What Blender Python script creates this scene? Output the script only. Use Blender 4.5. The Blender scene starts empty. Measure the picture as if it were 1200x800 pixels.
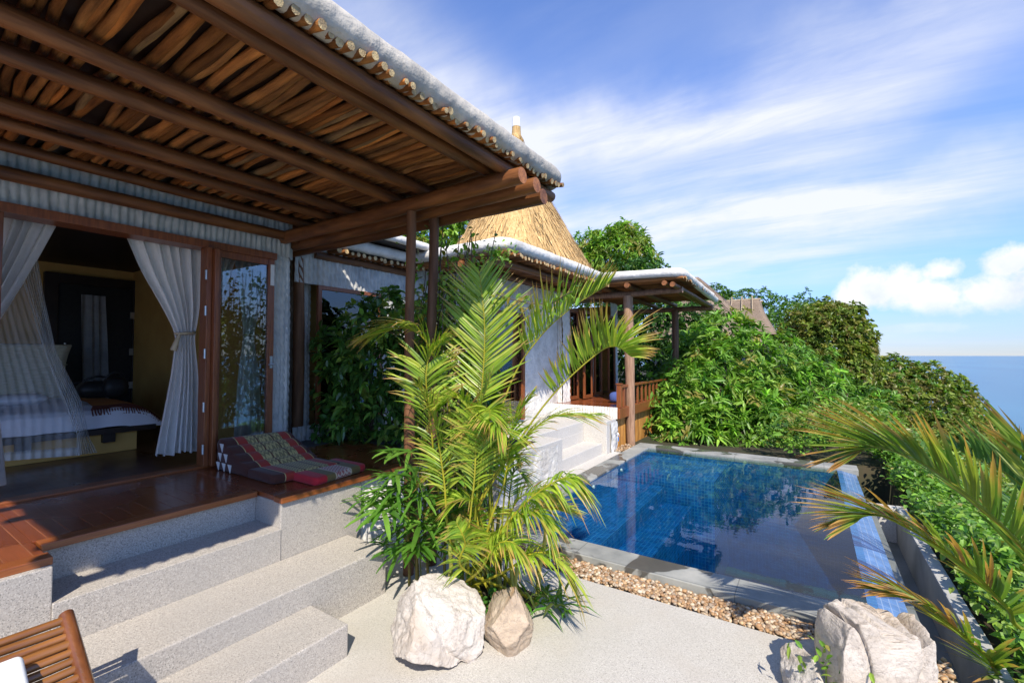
import bpy, bmesh, math, random
import numpy as np
from mathutils import Vector, noise as mnoise
random.seed(7); RNG = np.random.default_rng(11)
S = bpy.context.scene
COL = S.collection
R = math.radians
PI = math.pi

# ------------------------------------------------------------------ camera
CAMH = 1.75; YAW = R(33.3); PITCH = math.atan(16/533.0); FPX = 533.0
cd = bpy.data.cameras.new('camera'); cam = bpy.data.objects.new('camera', cd); COL.objects.link(cam)
cd.sensor_width = 36; cd.lens = 36*FPX/1200; cd.clip_start = 0.05; cd.clip_end = 60000
cam.location = (0, 0, CAMH); cam.rotation_euler = (PI/2+PITCH, 0, YAW)
S.camera = cam
_cy, _sy = math.cos(YAW), math.sin(YAW)
FW = np.array([-_sy*math.cos(PITCH), _cy*math.cos(PITCH), math.sin(PITCH)])
RT = np.array([_cy, _sy, 0.0]); UP = np.cross(RT, FW); EYE = np.array([0, 0, CAMH])
# survey of the place: sight lines of the photograph met with known planes give world positions
def ray(u, v): return (FW*FPX+RT*(u-600)-UP*(v-400))/FPX
def atZ(u, v, z): d = ray(u, v); return EYE+d*((z-CAMH)/d[2])
def atX(u, v, x): d = ray(u, v); return EYE+d*(x/d[0])
def atY(u, v, y): d = ray(u, v); return EYE+d*(y/d[1])
def atD(u, v, D): return EYE+ray(u, v)*D

# ------------------------------------------------------------------ mesh builder
ORG = {}
class MB:
    def __init__(s): s.v = []; s.f = []; s.c = []; s.n = 0
    def arr(s, V, F, C=None):
        V = np.asarray(V, float).reshape(-1, 3)
        s.v.append(V)
        if C is None: C = (1, 1, 1)
        C = np.asarray(C, float)
        if C.ndim == 1: C = np.tile(C, (len(V), 1))
        s.c.append(C)
        n = s.n
        s.f.extend([tuple(int(i)+n for i in f) for f in F])
        s.n += len(V)
    def box(s, x0, x1, y0, y1, z0, z1, col=None):
        V = [(x, y, z) for z in (z0, z1) for y in (y0, y1) for x in (x0, x1)]
        s.arr(V, [(0, 2, 3, 1), (4, 5, 7, 6), (0, 1, 5, 4), (2, 6, 7, 3), (0, 4, 6, 2), (1, 3, 7, 5)], col)
        return s
    def obox(s, c, ax, ay, az, col=None):      # oriented box: centre and three half vectors
        c, ax, ay, az = [np.array(q, float) for q in (c, ax, ay, az)]
        V = [c+i*ax+j*ay+k*az for k in (-1, 1) for j in (-1, 1) for i in (-1, 1)]
        s.arr(V, [(0, 2, 3, 1), (4, 5, 7, 6), (0, 1, 5, 4), (2, 6, 7, 3), (0, 4, 6, 2), (1, 3, 7, 5)], col)
        return s
    def tube(s, pts, rad, seg=10, col=None, cap=True, squash=None, capcol=None):
        P = np.asarray(pts, float); n = len(P)
        rad = np.broadcast_to(np.asarray(rad, float), (n,))
        T = np.gradient(P, axis=0); T /= np.linalg.norm(T, axis=1, keepdims=True)+1e-9
        a = np.array([0, 0, 1.0]) if abs(T[0][2]) < .9 else np.array([1.0, 0, 0])
        V = []; 
        ang = np.linspace(0, 2*PI, seg, endpoint=False)
        for i in range(n):
            u = np.cross(T[i], a); u /= np.linalg.norm(u)+1e-9; w = np.cross(u, T[i])
            a = w
            sq = squash if squash else (1, 1)
            V.append(P[i]+rad[i]*(np.cos(ang)[:, None]*u*sq[0]+np.sin(ang)[:, None]*w*sq[1]))
        F = []
        for i in range(n-1):
            for j in range(seg):
                k = (j+1) % seg
                F.append((i*seg+j, i*seg+k, (i+1)*seg+k, (i+1)*seg+j))
        V = np.concatenate(V)
        s.arr(V, F, col)
        if cap:
            for i in (0, n-1):
                ring = V[i*seg:(i+1)*seg]
                f = tuple(range(seg)) if i else tuple(range(seg))[::-1]
                s.arr(ring, [f], capcol if capcol is not None else col)
        return s
    def grid(s, fn, nu, nv, col=None, closed=False):
        V = [fn(i/(nu-1 if not closed else nu), j/(nv-1)) for j in range(nv) for i in range(nu)]
        F = []
        for j in range(nv-1):
            for i in range(nu if closed else nu-1):
                k = (i+1) % nu
                F.append((j*nu+i, j*nu+k, (j+1)*nu+k, (j+1)*nu+i))
        s.arr(V, F, col); return s
    def prism(s, poly, axis, a0, a1, col=None):   # polygon (2D) extruded along an axis index
        n = len(poly); V = []
        for a in (a0, a1):
            for p in poly:
                q = list(p); q.insert(axis, a); V.append(q)
        F = [tuple(range(n))[::-1], tuple(range(n, 2*n))]
        for i in range(n):
            j = (i+1) % n; F.append((i, j, n+j, n+i))
        s.arr(V, F, col); return s
    def build(s, name, mat, parent=None, smooth=False, bevel=0, solid=0, subdiv=0, autos=None):
        V = np.concatenate(s.v); C = np.concatenate(s.c)
        org = ORG.get(parent.name, np.zeros(3)) if parent else np.zeros(3)
        V = V-org
        me = bpy.data.meshes.new(name)
        me.from_pydata(V.tolist(), [], s.f)
        at = me.color_attributes.new('col', 'FLOAT_COLOR', 'POINT')
        buf = np.ones((len(V), 4), np.float32); buf[:, :3] = C
        at.data.foreach_set('color', buf.ravel())
        if smooth: me.polygons.foreach_set('use_smooth', np.ones(len(me.polygons), bool))
        me.materials.append(mat); me.validate()
        o = bpy.data.objects.new(name, me); COL.objects.link(o)
        if parent: o.parent = parent; ORG[o.name] = org
        if bevel:
            m = o.modifiers.new('bevel', 'BEVEL'); m.width = bevel; m.segments = 2; m.limit_method = 'ANGLE'; m.angle_limit = R(40)
        if solid:
            m = o.modifiers.new('solid', 'SOLIDIFY'); m.thickness = solid
        if subdiv:
            m = o.modifiers.new('sub', 'SUBSURF'); m.levels = subdiv; m.render_levels = subdiv
        return o

def tag(o, label=None, cat=None, group=None, kind=None):
    if label: o['label'] = label
    if cat: o['category'] = cat
    if group: o['group'] = group
    if kind: o['kind'] = kind
    return o
def thing(name, loc, label, cat, group=None):
    o = bpy.data.objects.new(name, None); COL.objects.link(o); o.location = loc
    o.empty_display_size = .1
    ORG[o.name] = np.array(loc, float)
    return tag(o, label, cat, group)

# ------------------------------------------------------------------ materials
def newmat(name):
    m = bpy.data.materials.new(name); m.use_nodes = True
    nt = m.node_tree; nt.nodes.clear()
    return m, nt
class NT:
    def __init__(s, nt): s.nt = nt
    def n(s, t, **kw):
        o = s.nt.nodes.new(t)
        for k, v in kw.items():
            if k[0] == '_': setattr(o, k[1:], v)
        return o
    def l(s, a, b): s.nt.links.new(a, b)
    def noise(s, vec, scale, detail=4, rough=.55, dist=0):
        o = s.nt.nodes.new('ShaderNodeTexNoise'); o.inputs['Scale'].default_value = scale
        o.inputs['Detail'].default_value = detail; o.inputs['Roughness'].default_value = rough; o.inputs['Distortion'].default_value = dist
        if vec is not None: s.l(vec, o.inputs['Vector'])
        return o.outputs['Fac']
    def coords(s, stretch=(1, 1, 1), rot=(0, 0, 0)):
        t = s.nt.nodes.new('ShaderNodeTexCoord'); m = s.nt.nodes.new('ShaderNodeMapping')
        m.inputs['Scale'].default_value = stretch; m.inputs['Rotation'].default_value = rot
        s.l(t.outputs['Object'], m.inputs['Vector']); return m.outputs['Vector']
    def ramp(s, fac, stops):
        r = s.nt.nodes.new('ShaderNodeValToRGB'); e = r.color_ramp.elements
        while len(e) < len(stops): e.new(.5)
        for i, (p, c) in enumerate(stops):
            e[i].position = p; e[i].color = (*c, 1) if not np.isscalar(c) else (c, c, c, 1)
        if fac is not None: s.l(fac, r.inputs['Fac'])
        return r.outputs['Color']
    def mix(s, fac, a, b, mode='MIX'):
        m = s.nt.nodes.new('ShaderNodeMix'); m.data_type = 'RGBA'; m.blend_type = mode; m.clamp_factor = True
        def put(i, x):
            if hasattr(x, 'is_output') or isinstance(x, bpy.types.NodeSocket): s.l(x, m.inputs[i])
            elif np.isscalar(x): m.inputs[i].default_value = x if i == 0 else (x, x, x, 1)
            else: m.inputs[i].default_value = (*x, 1)
        put(0, fac); put(6, a); put(7, b); return m.outputs[2]
    def math(s, op, a, b=0, c=None, clamp=False):
        m = s.nt.nodes.new('ShaderNodeMath'); m.operation = op; m.use_clamp = clamp
        for i, x in enumerate((a, b) if c is None else (a, b, c)):
            if isinstance(x, bpy.types.NodeSocket): s.l(x, m.inputs[i])
            else: m.inputs[i].default_value = x
        return m.outputs[0]
    def attr(s):
        a = s.nt.nodes.new('ShaderNodeAttribute'); a.attribute_name = 'col'; return a.outputs['Color']
    def bump(s, h, strength=.3, dist=.01):
        b = s.nt.nodes.new('ShaderNodeBump'); b.inputs['Strength'].default_value = strength; b.inputs['Distance'].default_value = dist
        s.l(h, b.inputs['Height']); return b.outputs['Normal']
    def out(s, base, rough=.7, normal=None, spec=.5, metal=0, coat=0, transl=0, transl_col=None, sheen=0):
        p = s.nt.nodes.new('ShaderNodeBsdfPrincipled')
        def put(k, x):
            if isinstance(x, bpy.types.NodeSocket): s.l(x, p.inputs[k])
            elif np.isscalar(x): p.inputs[k].default_value = x
            else: p.inputs[k].default_value = (*x, 1)
        put('Base Color', base); put('Roughness', rough); put('Specular IOR Level', spec); put('Metallic', metal)
        put('Coat Weight', coat); put('Coat Roughness', .15)
        if sheen: put('Sheen Weight', sheen)
        if normal is not None: s.l(normal, p.inputs['Normal'])
        o = s.nt.nodes.new('ShaderNodeOutputMaterial'); sh = p.outputs[0]
        if transl:
            t = s.nt.nodes.new('ShaderNodeBsdfTranslucent')
            tc = transl_col if transl_col is not None else base
            if isinstance(tc, bpy.types.NodeSocket): s.l(tc, t.inputs['Color'])
            else: t.inputs['Color'].default_value = (*tc, 1)
            mx = s.nt.nodes.new('ShaderNodeMixShader'); mx.inputs[0].default_value = transl
            s.l(sh, mx.inputs[1]); s.l(t.outputs[0], mx.inputs[2]); sh = mx.outputs[0]
        s.l(sh, o.inputs['Surface']); return p, o

def M(name, c1, c2=None, scale=6, rough=.7, bump=0, bscale=None, stretch=(1, 1, 1), attr=False, spec=.4, coat=0, metal=0,
      lo=.35, hi=.65, transl=0, c3=None, s3=2, bdist=.01, detail=5, sheen=0):
    m, nt = newmat(name); N = NT(nt); vec = N.coords(stretch)
    c2 = c2 or c1
    col = N.ramp(N.noise(vec, scale, detail), [(lo, c1), (hi, c2)])
    if c3: col = N.mix(N.ramp(N.noise(vec, s3, 3), [(.5, 0.0), (.68, .75)]), col, c3)
    if attr: col = N.mix(1.0, col, N.attr(), 'MULTIPLY')
    nrm = N.bump(N.noise(vec, bscale or scale*3, 5), bump, bdist) if bump else None
    N.out(col, rough, nrm, spec, metal, coat, transl, sheen=sheen)
    return m

def leafmat(name, transl=.35, rough=.42, spec=.45):
    m, nt = newmat(name); N = NT(nt); c = N.attr()
    n = N.noise(N.coords(), 9, 2)
    base = N.mix(1.0, c, N.ramp(n, [(.3, .8), (.7, 1.2)]), 'MULTIPLY')
    tc = N.mix(1.0, c, (1.35, 1.5, .55), 'MULTIPLY')
    N.out(base, rough, None, spec, transl=transl, transl_col=tc); return m

def granite(name, base, dark, light, scale=170, bump=.12, stain=None, stain_scale=1.2, rough=.8, warm=None):
    m, nt = newmat(name); N = NT(nt); vec = N.coords()
    v = nt.nodes.new('ShaderNodeTexVoronoi'); v.inputs['Scale'].default_value = scale; N.l(vec, v.inputs['Vector'])
    sep = nt.nodes.new('ShaderNodeSeparateColor'); N.l(v.outputs['Color'], sep.inputs[0])
    col = N.ramp(sep.outputs[0], [(0, dark), (.18, base), (.72, base), (1, light)])
    n2 = N.noise(vec, scale*.5, 3)
    col = N.mix(N.ramp(n2, [(.45, 0.0), (.62, .35)]), col, dark)
    big = N.noise(vec, stain_scale, 6, .62)
    if stain: col = N.mix(N.ramp(big, [(.48, 0.0), (.72, .55)]), col, stain)
    if warm: col = N.mix(N.ramp(N.noise(vec, stain_scale*2.3, 5, .6), [(.5, 0.0), (.7, .5)]), col, warm)
    nrm = N.bump(n2, bump, .004)
    N.out(col, rough, nrm, .35); return m

def rgb(r, g, b):   # sRGB 0-255 to linear
    f = lambda x: (x/255/12.92) if x <= 10 else ((x/255+.055)/1.055)**2.4
    return (f(r), f(g), f(b))

MT = {}
MT['granite'] = granite('washed_granite', (.43, .39, .34), (.19, .18, .165), (.58, .54, .48), 230, .15, (.35, .33, .30), 1.3)
MT['granite_pale'] = granite('pale_washed_stone', (.56, .53, .48), (.32, .30, .28), (.70, .68, .63), 190, .12, (.48, .46, .42), 2)
MT['patio'] = granite('washed_concrete', (.50, .47, .415), (.29, .27, .235), (.61, .58, .52), 230, .15, (.385, .36, .31), .9, warm=(.44, .395, .33))
MT['slate'] = M('slate_floor', (.08, .085, .09), (.13, .135, .14), 5, .6, .2, 25)

def copingmat():
    m, nt = newmat('grey_slate_coping'); N = NT(nt); vec = N.coords()
    col = N.ramp(N.noise(vec, 3.2, 7, .62), [(.3, (.20, .205, .19)), (.55, (.31, .31, .28)), (.75, (.40, .39, .35))])
    wet = N.ramp(N.noise(vec, 1.5, 4, .5, .6), [(.535, 0.0), (.55, 1.0)])
    col = N.mix(N.math('MULTIPLY', wet, .8), col, (.045, .04, .033))
    b = nt.nodes.new('ShaderNodeTexBrick'); b.offset = 0; b.inputs['Scale'].default_value = 1; b.inputs['Brick Width'].default_value = .62
    b.inputs['Row Height'].default_value = .62; b.inputs['Mortar Size'].default_value = .004; N.l(vec, b.inputs['Vector'])
    col = N.mix(N.math('MULTIPLY', b.outputs['Fac'], .6), col, (.08, .08, .075))
    rough = N.ramp(wet, [(0, .75), (1, .22)])
    N.out(col, rough, N.bump(N.noise(vec, 30, 5), .2, .004), .45); return m
MT['coping'] = copingmat()

def tilemat(name, swz, size=.048, c1=(.014, .10, .30), c2=(.026, .16, .40), grout=(.12, .28, .46), w=None, rough=.18):
    m, nt = newmat(name); N = NT(nt)
    t = nt.nodes.new('ShaderNodeTexCoord'); sp = nt.nodes.new('ShaderNodeSeparateXYZ'); N.l(t.outputs['Object'], sp.inputs[0])
    cb = nt.nodes.new('ShaderNodeCombineXYZ')
    if swz: N.l(sp.outputs[swz[0]], cb.inputs[0]); N.l(sp.outputs[swz[1]], cb.inputs[1])
    else:   # the tile grid lies in the plane of each face
        ns = nt.nodes.new('ShaderNodeSeparateXYZ'); N.l(t.outputs['Normal'], ns.inputs[0])
        fx = N.math('GREATER_THAN', N.math('ABSOLUTE', ns.outputs[0]), .7); fz = N.math('GREATER_THAN', N.math('ABSOLUTE', ns.outputs[2]), .7)
        lerp = lambda f, p, q: N.math('ADD', N.math('MULTIPLY', f, q), N.math('MULTIPLY', N.math('SUBTRACT', 1, f), p))
        N.l(lerp(fx, sp.outputs[0], sp.outputs[1]), cb.inputs[0]); N.l(lerp(fz, sp.outputs[2], sp.outputs[1]), cb.inputs[1])
    b = nt.nodes.new('ShaderNodeTexBrick'); b.offset = 0; b.inputs['Scale'].default_value = 1
    b.inputs['Brick Width'].default_value = w or size; b.inputs['Row Height'].default_value = size; b.inputs['Mortar Size'].default_value = .0032
    b.inputs['Bias'].default_value = 0
    b.inputs['Color1'].default_value = (*c1, 1); b.inputs['Color2'].default_value = (*c2, 1); b.inputs['Mortar'].default_value = (*grout, 1)
    N.l(cb.outputs[0], b.inputs['Vector'])
    v = N.noise(cb.outputs[0], 7, 3)
    col = N.mix(1.0, b.outputs['Color'], N.ramp(v, [(.3, .75), (.7, 1.25)]), 'MULTIPLY')
    inv = N.math('SUBTRACT', 1, b.outputs['Fac'])
    N.out(col, rough, N.bump(inv, .4, .003), .5); return m
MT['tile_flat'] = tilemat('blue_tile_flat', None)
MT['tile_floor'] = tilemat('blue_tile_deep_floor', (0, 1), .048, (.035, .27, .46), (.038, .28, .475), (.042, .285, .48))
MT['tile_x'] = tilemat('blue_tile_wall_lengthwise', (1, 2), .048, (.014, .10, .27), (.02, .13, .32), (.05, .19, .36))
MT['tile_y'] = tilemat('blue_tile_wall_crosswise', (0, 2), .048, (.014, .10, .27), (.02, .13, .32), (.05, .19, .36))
MT['tile_edge'] = tilemat('pale_blue_edge_tile', (1, 0), .048, (.075, .16, .33), (.10, .20, .39), (.20, .28, .42), w=.095, rough=.25)

def plankmat(name, c1, c2, cdark, w=.098, length=1.5, swz=(0, 1), rough=.25, coat=.35, gr=(.55, 1.35)):
    m, nt = newmat(name); N = NT(nt)
    t = nt.nodes.new('ShaderNodeTexCoord'); sp = nt.nodes.new('ShaderNodeSeparateXYZ'); N.l(t.outputs['Object'], sp.inputs[0])
    cb = nt.nodes.new('ShaderNodeCombineXYZ'); N.l(sp.outputs[swz[0]], cb.inputs[0]); N.l(sp.outputs[swz[1]], cb.inputs[1])
    b = nt.nodes.new('ShaderNodeTexBrick'); b.offset = .37; b.inputs['Scale'].default_value = 1
    b.inputs['Brick Width'].default_value = length; b.inputs['Row Height'].default_value = w; b.inputs['Mortar Size'].default_value = .0022
    b.inputs['Color1'].default_value = (*c1, 1); b.inputs['Color2'].default_value = (*c2, 1); b.inputs['Mortar'].default_value = (*cdark, 1)
    N.l(cb.outputs[0], b.inputs['Vector'])
    mp = nt.nodes.new('ShaderNodeMapping'); mp.inputs['Scale'].default_value = (2.2, 34, 1); N.l(cb.outputs[0], mp.inputs['Vector'])
    g = N.noise(mp.outputs[0], 1.6, 6, .6, .8)
    col = N.mix(1.0, b.outputs['Color'], N.ramp(g, [(.25, gr[0]), (.75, gr[1])]), 'MULTIPLY')
    big = N.noise(cb.outputs[0], 1.6, 4)
    rr = N.ramp(big, [(.3, rough*.75), (.7, rough*1.6)])
    inv = N.math('SUBTRACT', N.math('MULTIPLY', g, .25), b.outputs['Fac'])
    N.out(col, rr, N.bump(inv, .35, .003), .5, coat=coat); return m
MT['deck'] = plankmat('red_deck_boards', (.25, .068, .022), (.16, .040, .013), (.30, .12, .055), rough=.22, gr=(.75, 1.22))
MT['deck_trim'] = M('orange_deck_trim', (.30, .095, .026), (.20, .055, .015), 5, .35, .12, 20, (16, 1, 16), spec=.45, coat=.2)
MT['frame_wood'] = M('reddish_frame_wood', (.27, .085, .026), (.16, .045, .015), 5, .38, .12, 20, (14, 14, 1), spec=.45, coat=.2)
MT['pole'] = M('brown_pole_wood', (.22, .085, .026), (.105, .038, .013), 4, .5, .45, 14, (5, .7, 5), attr=True, spec=.4, c3=(.045, .017, .008), s3=2.2)
MT['beam'] = M('brown_beam_wood', (.24, .092, .028), (.12, .043, .014), 4, .5, .45, 14, (.7, 5, 5), attr=True, spec=.4, c3=(.05, .02, .009), s3=2.2)
MT['post'] = M('weathered_post_wood', (.23, .135, .080), (.13, .072, .042), 4, .65, .45, 12, (6, 6, .7), attr=True, spec=.3)
MT['stick'] = M('bark_stick', (.38, .155, .042), (.12, .046, .015), 3.2, .6, .8, 16, (1.0, 9, 9), attr=True, spec=.3, lo=.3, hi=.7)
MT['stick_end'] = M('cut_stick_end', (.50, .40, .27), (.36, .27, .17), 20, .8)
MT['mortar'] = M('pale_roof_mortar', (.54, .49, .41), (.38, .35, .30), 5, .9, .9, 9, (1, 1, 1), c3=(.27, .255, .23), s3=4, bdist=.03)
MT['mortar_white'] = M('white_roof_mortar', (.76, .73, .67), (.60, .57, .52), 4, .9, .8, 9, c3=(.40, .38, .34), s3=2.6, bdist=.03)
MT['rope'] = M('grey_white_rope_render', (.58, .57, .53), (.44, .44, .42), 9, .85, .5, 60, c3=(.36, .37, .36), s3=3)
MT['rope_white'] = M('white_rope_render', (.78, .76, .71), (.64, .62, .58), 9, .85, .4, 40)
MT['plaster'] = M('rough_white_plaster', (.76, .74, .69), (.60, .58, .53), 6, .9, .8, 16, c3=(.48, .44, .38), s3=2.3, bdist=.03)
MT['mustard'] = M('mustard_wall', (.56, .34, .10), (.50, .29, .08), 3, .85, .1, 30)
MT['dark_wood'] = M('dark_stained_wood', (.018, .011, .008), (.03, .018, .012), 5, .45, .1, 30)
MT['black'] = M('black_nylon', (.012, .012, .013), (.02, .02, .02), 20, .5)
MT['cloth_white'] = M('white_cotton_curtain', (.86, .83, .79), (.81, .78, .74), 30, .9, .12, 180, transl=.2, sheen=.2)
MT['sheet'] = M('white_bed_sheet', (.70, .70, .74), (.62, .62, .67), 4, .9, .3, 7)
MT['grey_cloth'] = M('grey_cloth', (.30, .31, .32), (.24, .25, .26), 10, .9)
MT['metal'] = M('brushed_steel', (.55, .55, .55), (.45, .45, .45), 30, .35, metal=.9)
MT['bamboo'] = M('amber_bamboo', (.42, .21, .05), (.28, .12, .025), 5, .5, .3, 10, (6, 6, .6), attr=True)
MT['lounger_wood'] = M('varnished_bamboo_slat', (.33, .14, .040), (.17, .065, .018), 4, .3, .25, 14, (5, .8, 5), attr=True, spec=.5, coat=.3)
MT['lounger_rail'] = M('varnished_lounger_rail', (.19, .065, .02), (.10, .032, .011), 4, .3, .2, 14, (.8, 5, 5), spec=.5, coat=.3)
MT['cushion'] = M('white_canvas_cushion', (.80, .80, .77), (.76, .76, .73), 40, .9, .1, 200)
MT['tan_cloth'] = M('tan_tie_cord', (.52, .42, .28), (.42, .33, .2), 30, .9)
MT['woven'] = M('woven_headboard', (.60, .56, .42), (.46, .42, .30), 14, .8, .3, 60, (1, 1, 8))
MT['soil'] = M('hillside_soil', (.055, .040, .022), (.03, .035, .014), 2, .95, .5, 8)
MT['bark'] = M('grey_brown_bark', (.17, .13, .095), (.09, .065, .045), 7, .85, .6, 20, (4, 4, 1), bdist=.02)
MT['cane'] = M('yellow_green_palm_cane', (.36, .33, .06), (.22, .25, .05), 6, .4, .15, 20, attr=True)
MT['leaf'] = leafmat('broad_leaf'); MT['frond'] = leafmat('palm_leaflet', .4, .36, .5); MT['leaf_dark'] = leafmat('glossy_dark_leaf', .22, .28, .55)
MT['tan'] = M('tan_bedspread', (.42, .17, .035), (.34, .13, .03), 30, .9, .15, 120)
MT['maroon'] = M('brown_blanket_border', (.16, .045, .03), (.11, .03, .02), 30, .9)
MT['white_paint'] = M('white_paint', (.78, .77, .74), (.72, .71, .68), 10, .6)
MT['blue_plastic'] = M('blue_tag', (.04, .22, .6), (.04, .2, .55), 10, .5)
MT['blue_cloth'] = M('blue_cotton', (.06, .10, .30), (.05, .08, .25), 20, .9)

def rockmat(name, c1, c2, c3, c4):
    m, nt = newmat(name); N = NT(nt); vec = N.coords()
    col = N.ramp(N.noise(vec, 4.5, 8, .65, .4), [(.3, c1), (.5, c2), (.7, c3)])
    v = N.noise(vec, 2.2, 5, .6, 1.2)
    col = N.mix(N.ramp(v, [(.52, 0.0), (.66, .8)]), col, c4)
    cr = N.ramp(N.noise(vec, 6, 6, .6, 2.0), [(.475, 0.0), (.5, .45), (.525, 0.0)])
    col = N.mix(cr, col, (.22, .18, .15))
    h = N.math('ADD', N.noise(vec, 14, 8, .7), N.math('MULTIPLY', N.noise(vec, 60, 4), .35))
    N.out(col, .9, N.bump(h, .75, .02), .3); return m
MT['rock_pale'] = rockmat('pale_limestone', (.44, .385, .33), (.56, .51, .45), (.63, .59, .53), (.45, .37, .29))
MT['rock_rust'] = rockmat('rust_stained_rock', (.30, .235, .18), (.46, .36, .26), (.55, .46, .35), (.48, .25, .09))
MT['rock_buff'] = rockmat('buff_boulder_stone', (.40, .34, .28), (.52, .455, .385), (.59, .53, .46), (.44, .36, .27))

def pebblemat():
    m, nt = newmat('river_pebble'); N = NT(nt); vec = N.coords()
    col = N.mix(1.0, N.attr(), N.ramp(N.noise(vec, 60, 4), [(.3, .75), (.7, 1.2)]), 'MULTIPLY')
    N.out(col, .55, None, .4); return m
MT['pebble'] = pebblemat()

def thatchmat(name, cs):
    m, nt = newmat(name); N = NT(nt); vec = N.coords((22, 22, 2.2))
    col = N.ramp(N.noise(vec, 1.4, 6, .7, .6), [(.25, cs[0]), (.5, cs[1]), (.75, cs[2])])
    col = N.mix(1.0, col, N.attr(), 'MULTIPLY')
    h = N.noise(vec, 2.5, 6, .7, .5)
    N.out(col, .9, N.bump(h, .8, .04), .2); return m
MT['thatch'] = thatchmat('golden_thatch', [(.36, .20, .075), (.58, .38, .16), (.74, .54, .27)])
MT['thatch_old'] = thatchmat('grey_brown_thatch', [(.15, .11, .08), (.24, .18, .13), (.34, .26, .19)])

def glassmat():
    m, nt = newmat('window_glass'); N = NT(nt)
    g = nt.nodes.new('ShaderNodeBsdfGlossy'); g.inputs['Roughness'].default_value = .02; g.inputs['Color'].default_value = (.95, .97, 1, 1)
    t = nt.nodes.new('ShaderNodeBsdfTransparent'); t.inputs['Color'].default_value = (.80, .84, .83, 1)
    f = nt.nodes.new('ShaderNodeFresnel'); f.inputs['IOR'].default_value = 1.9
    mx = nt.nodes.new('ShaderNodeMixShader'); N.l(f.outputs[0], mx.inputs[0]); N.l(t.outputs[0], mx.inputs[1]); N.l(g.outputs[0], mx.inputs[2])
    o = nt.nodes.new('ShaderNodeOutputMaterial'); N.l(mx.outputs[0], o.inputs['Surface']); return m
MT['glass'] = glassmat()
def netmat():
    m, nt = newmat('mosquito_netting'); N = NT(nt)
    d = nt.nodes.new('ShaderNodeBsdfDiffuse'); d.inputs['Color'].default_value = (.80, .82, .82, 1)
    t = nt.nodes.new('ShaderNodeBsdfTransparent')
    mx = nt.nodes.new('ShaderNodeMixShader')
    a = N.attr(); sp = nt.nodes.new('ShaderNodeSeparateColor'); N.l(a, sp.inputs[0])
    N.l(sp.outputs[0], mx.inputs[0]); N.l(t.outputs[0], mx.inputs[1]); N.l(d.outputs[0], mx.inputs[2])
    o = nt.nodes.new('ShaderNodeOutputMaterial'); N.l(mx.outputs[0], o.inputs['Surface']); return m
MT['net'] = netmat()
def watermat():
    m, nt = newmat('pool_water'); N = NT(nt)
    g = nt.nodes.new('ShaderNodeBsdfGlossy'); g.inputs['Roughness'].default_value = .0
    t = nt.nodes.new('ShaderNodeBsdfTransparent'); t.inputs['Color'].default_value = (.93, .98, 1, 1)
    n1 = N.noise(N.coords(), 3.0, 4, .5); b = N.bump(n1, .035, .05)
    f = nt.nodes.new('ShaderNodeFresnel'); f.inputs['IOR'].default_value = 1.34
    N.l(b, f.inputs['Normal']); N.l(b, g.inputs['Normal'])
    mx = nt.nodes.new('ShaderNodeMixShader'); N.l(f.outputs[0], mx.inputs[0]); N.l(t.outputs[0], mx.inputs[1]); N.l(g.outputs[0], mx.inputs[2])
    va = nt.nodes.new('ShaderNodeVolumeAbsorption'); va.inputs['Color'].default_value = (.06, .68, .78, 1); va.inputs['Density'].default_value = 1.1
    o = nt.nodes.new('ShaderNodeOutputMaterial'); N.l(mx.outputs[0], o.inputs['Surface']); N.l(va.outputs[0], o.inputs['Volume']); return m
MT['water'] = watermat()
def seamat():
    m, nt = newmat('sea_water'); N = NT(nt); vec = N.coords()
    big = N.noise(N.coords((.004, .0009, 1)), 1, 4)
    col = N.ramp(big, [(.35, (.022, .125, .23)), (.65, (.035, .165, .27))])
    h = N.noise(vec, .25, 6, .6)
    N.out(col, .28, N.bump(h, .6, 1.2), .45); return m
MT['sea'] = seamat()
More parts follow.
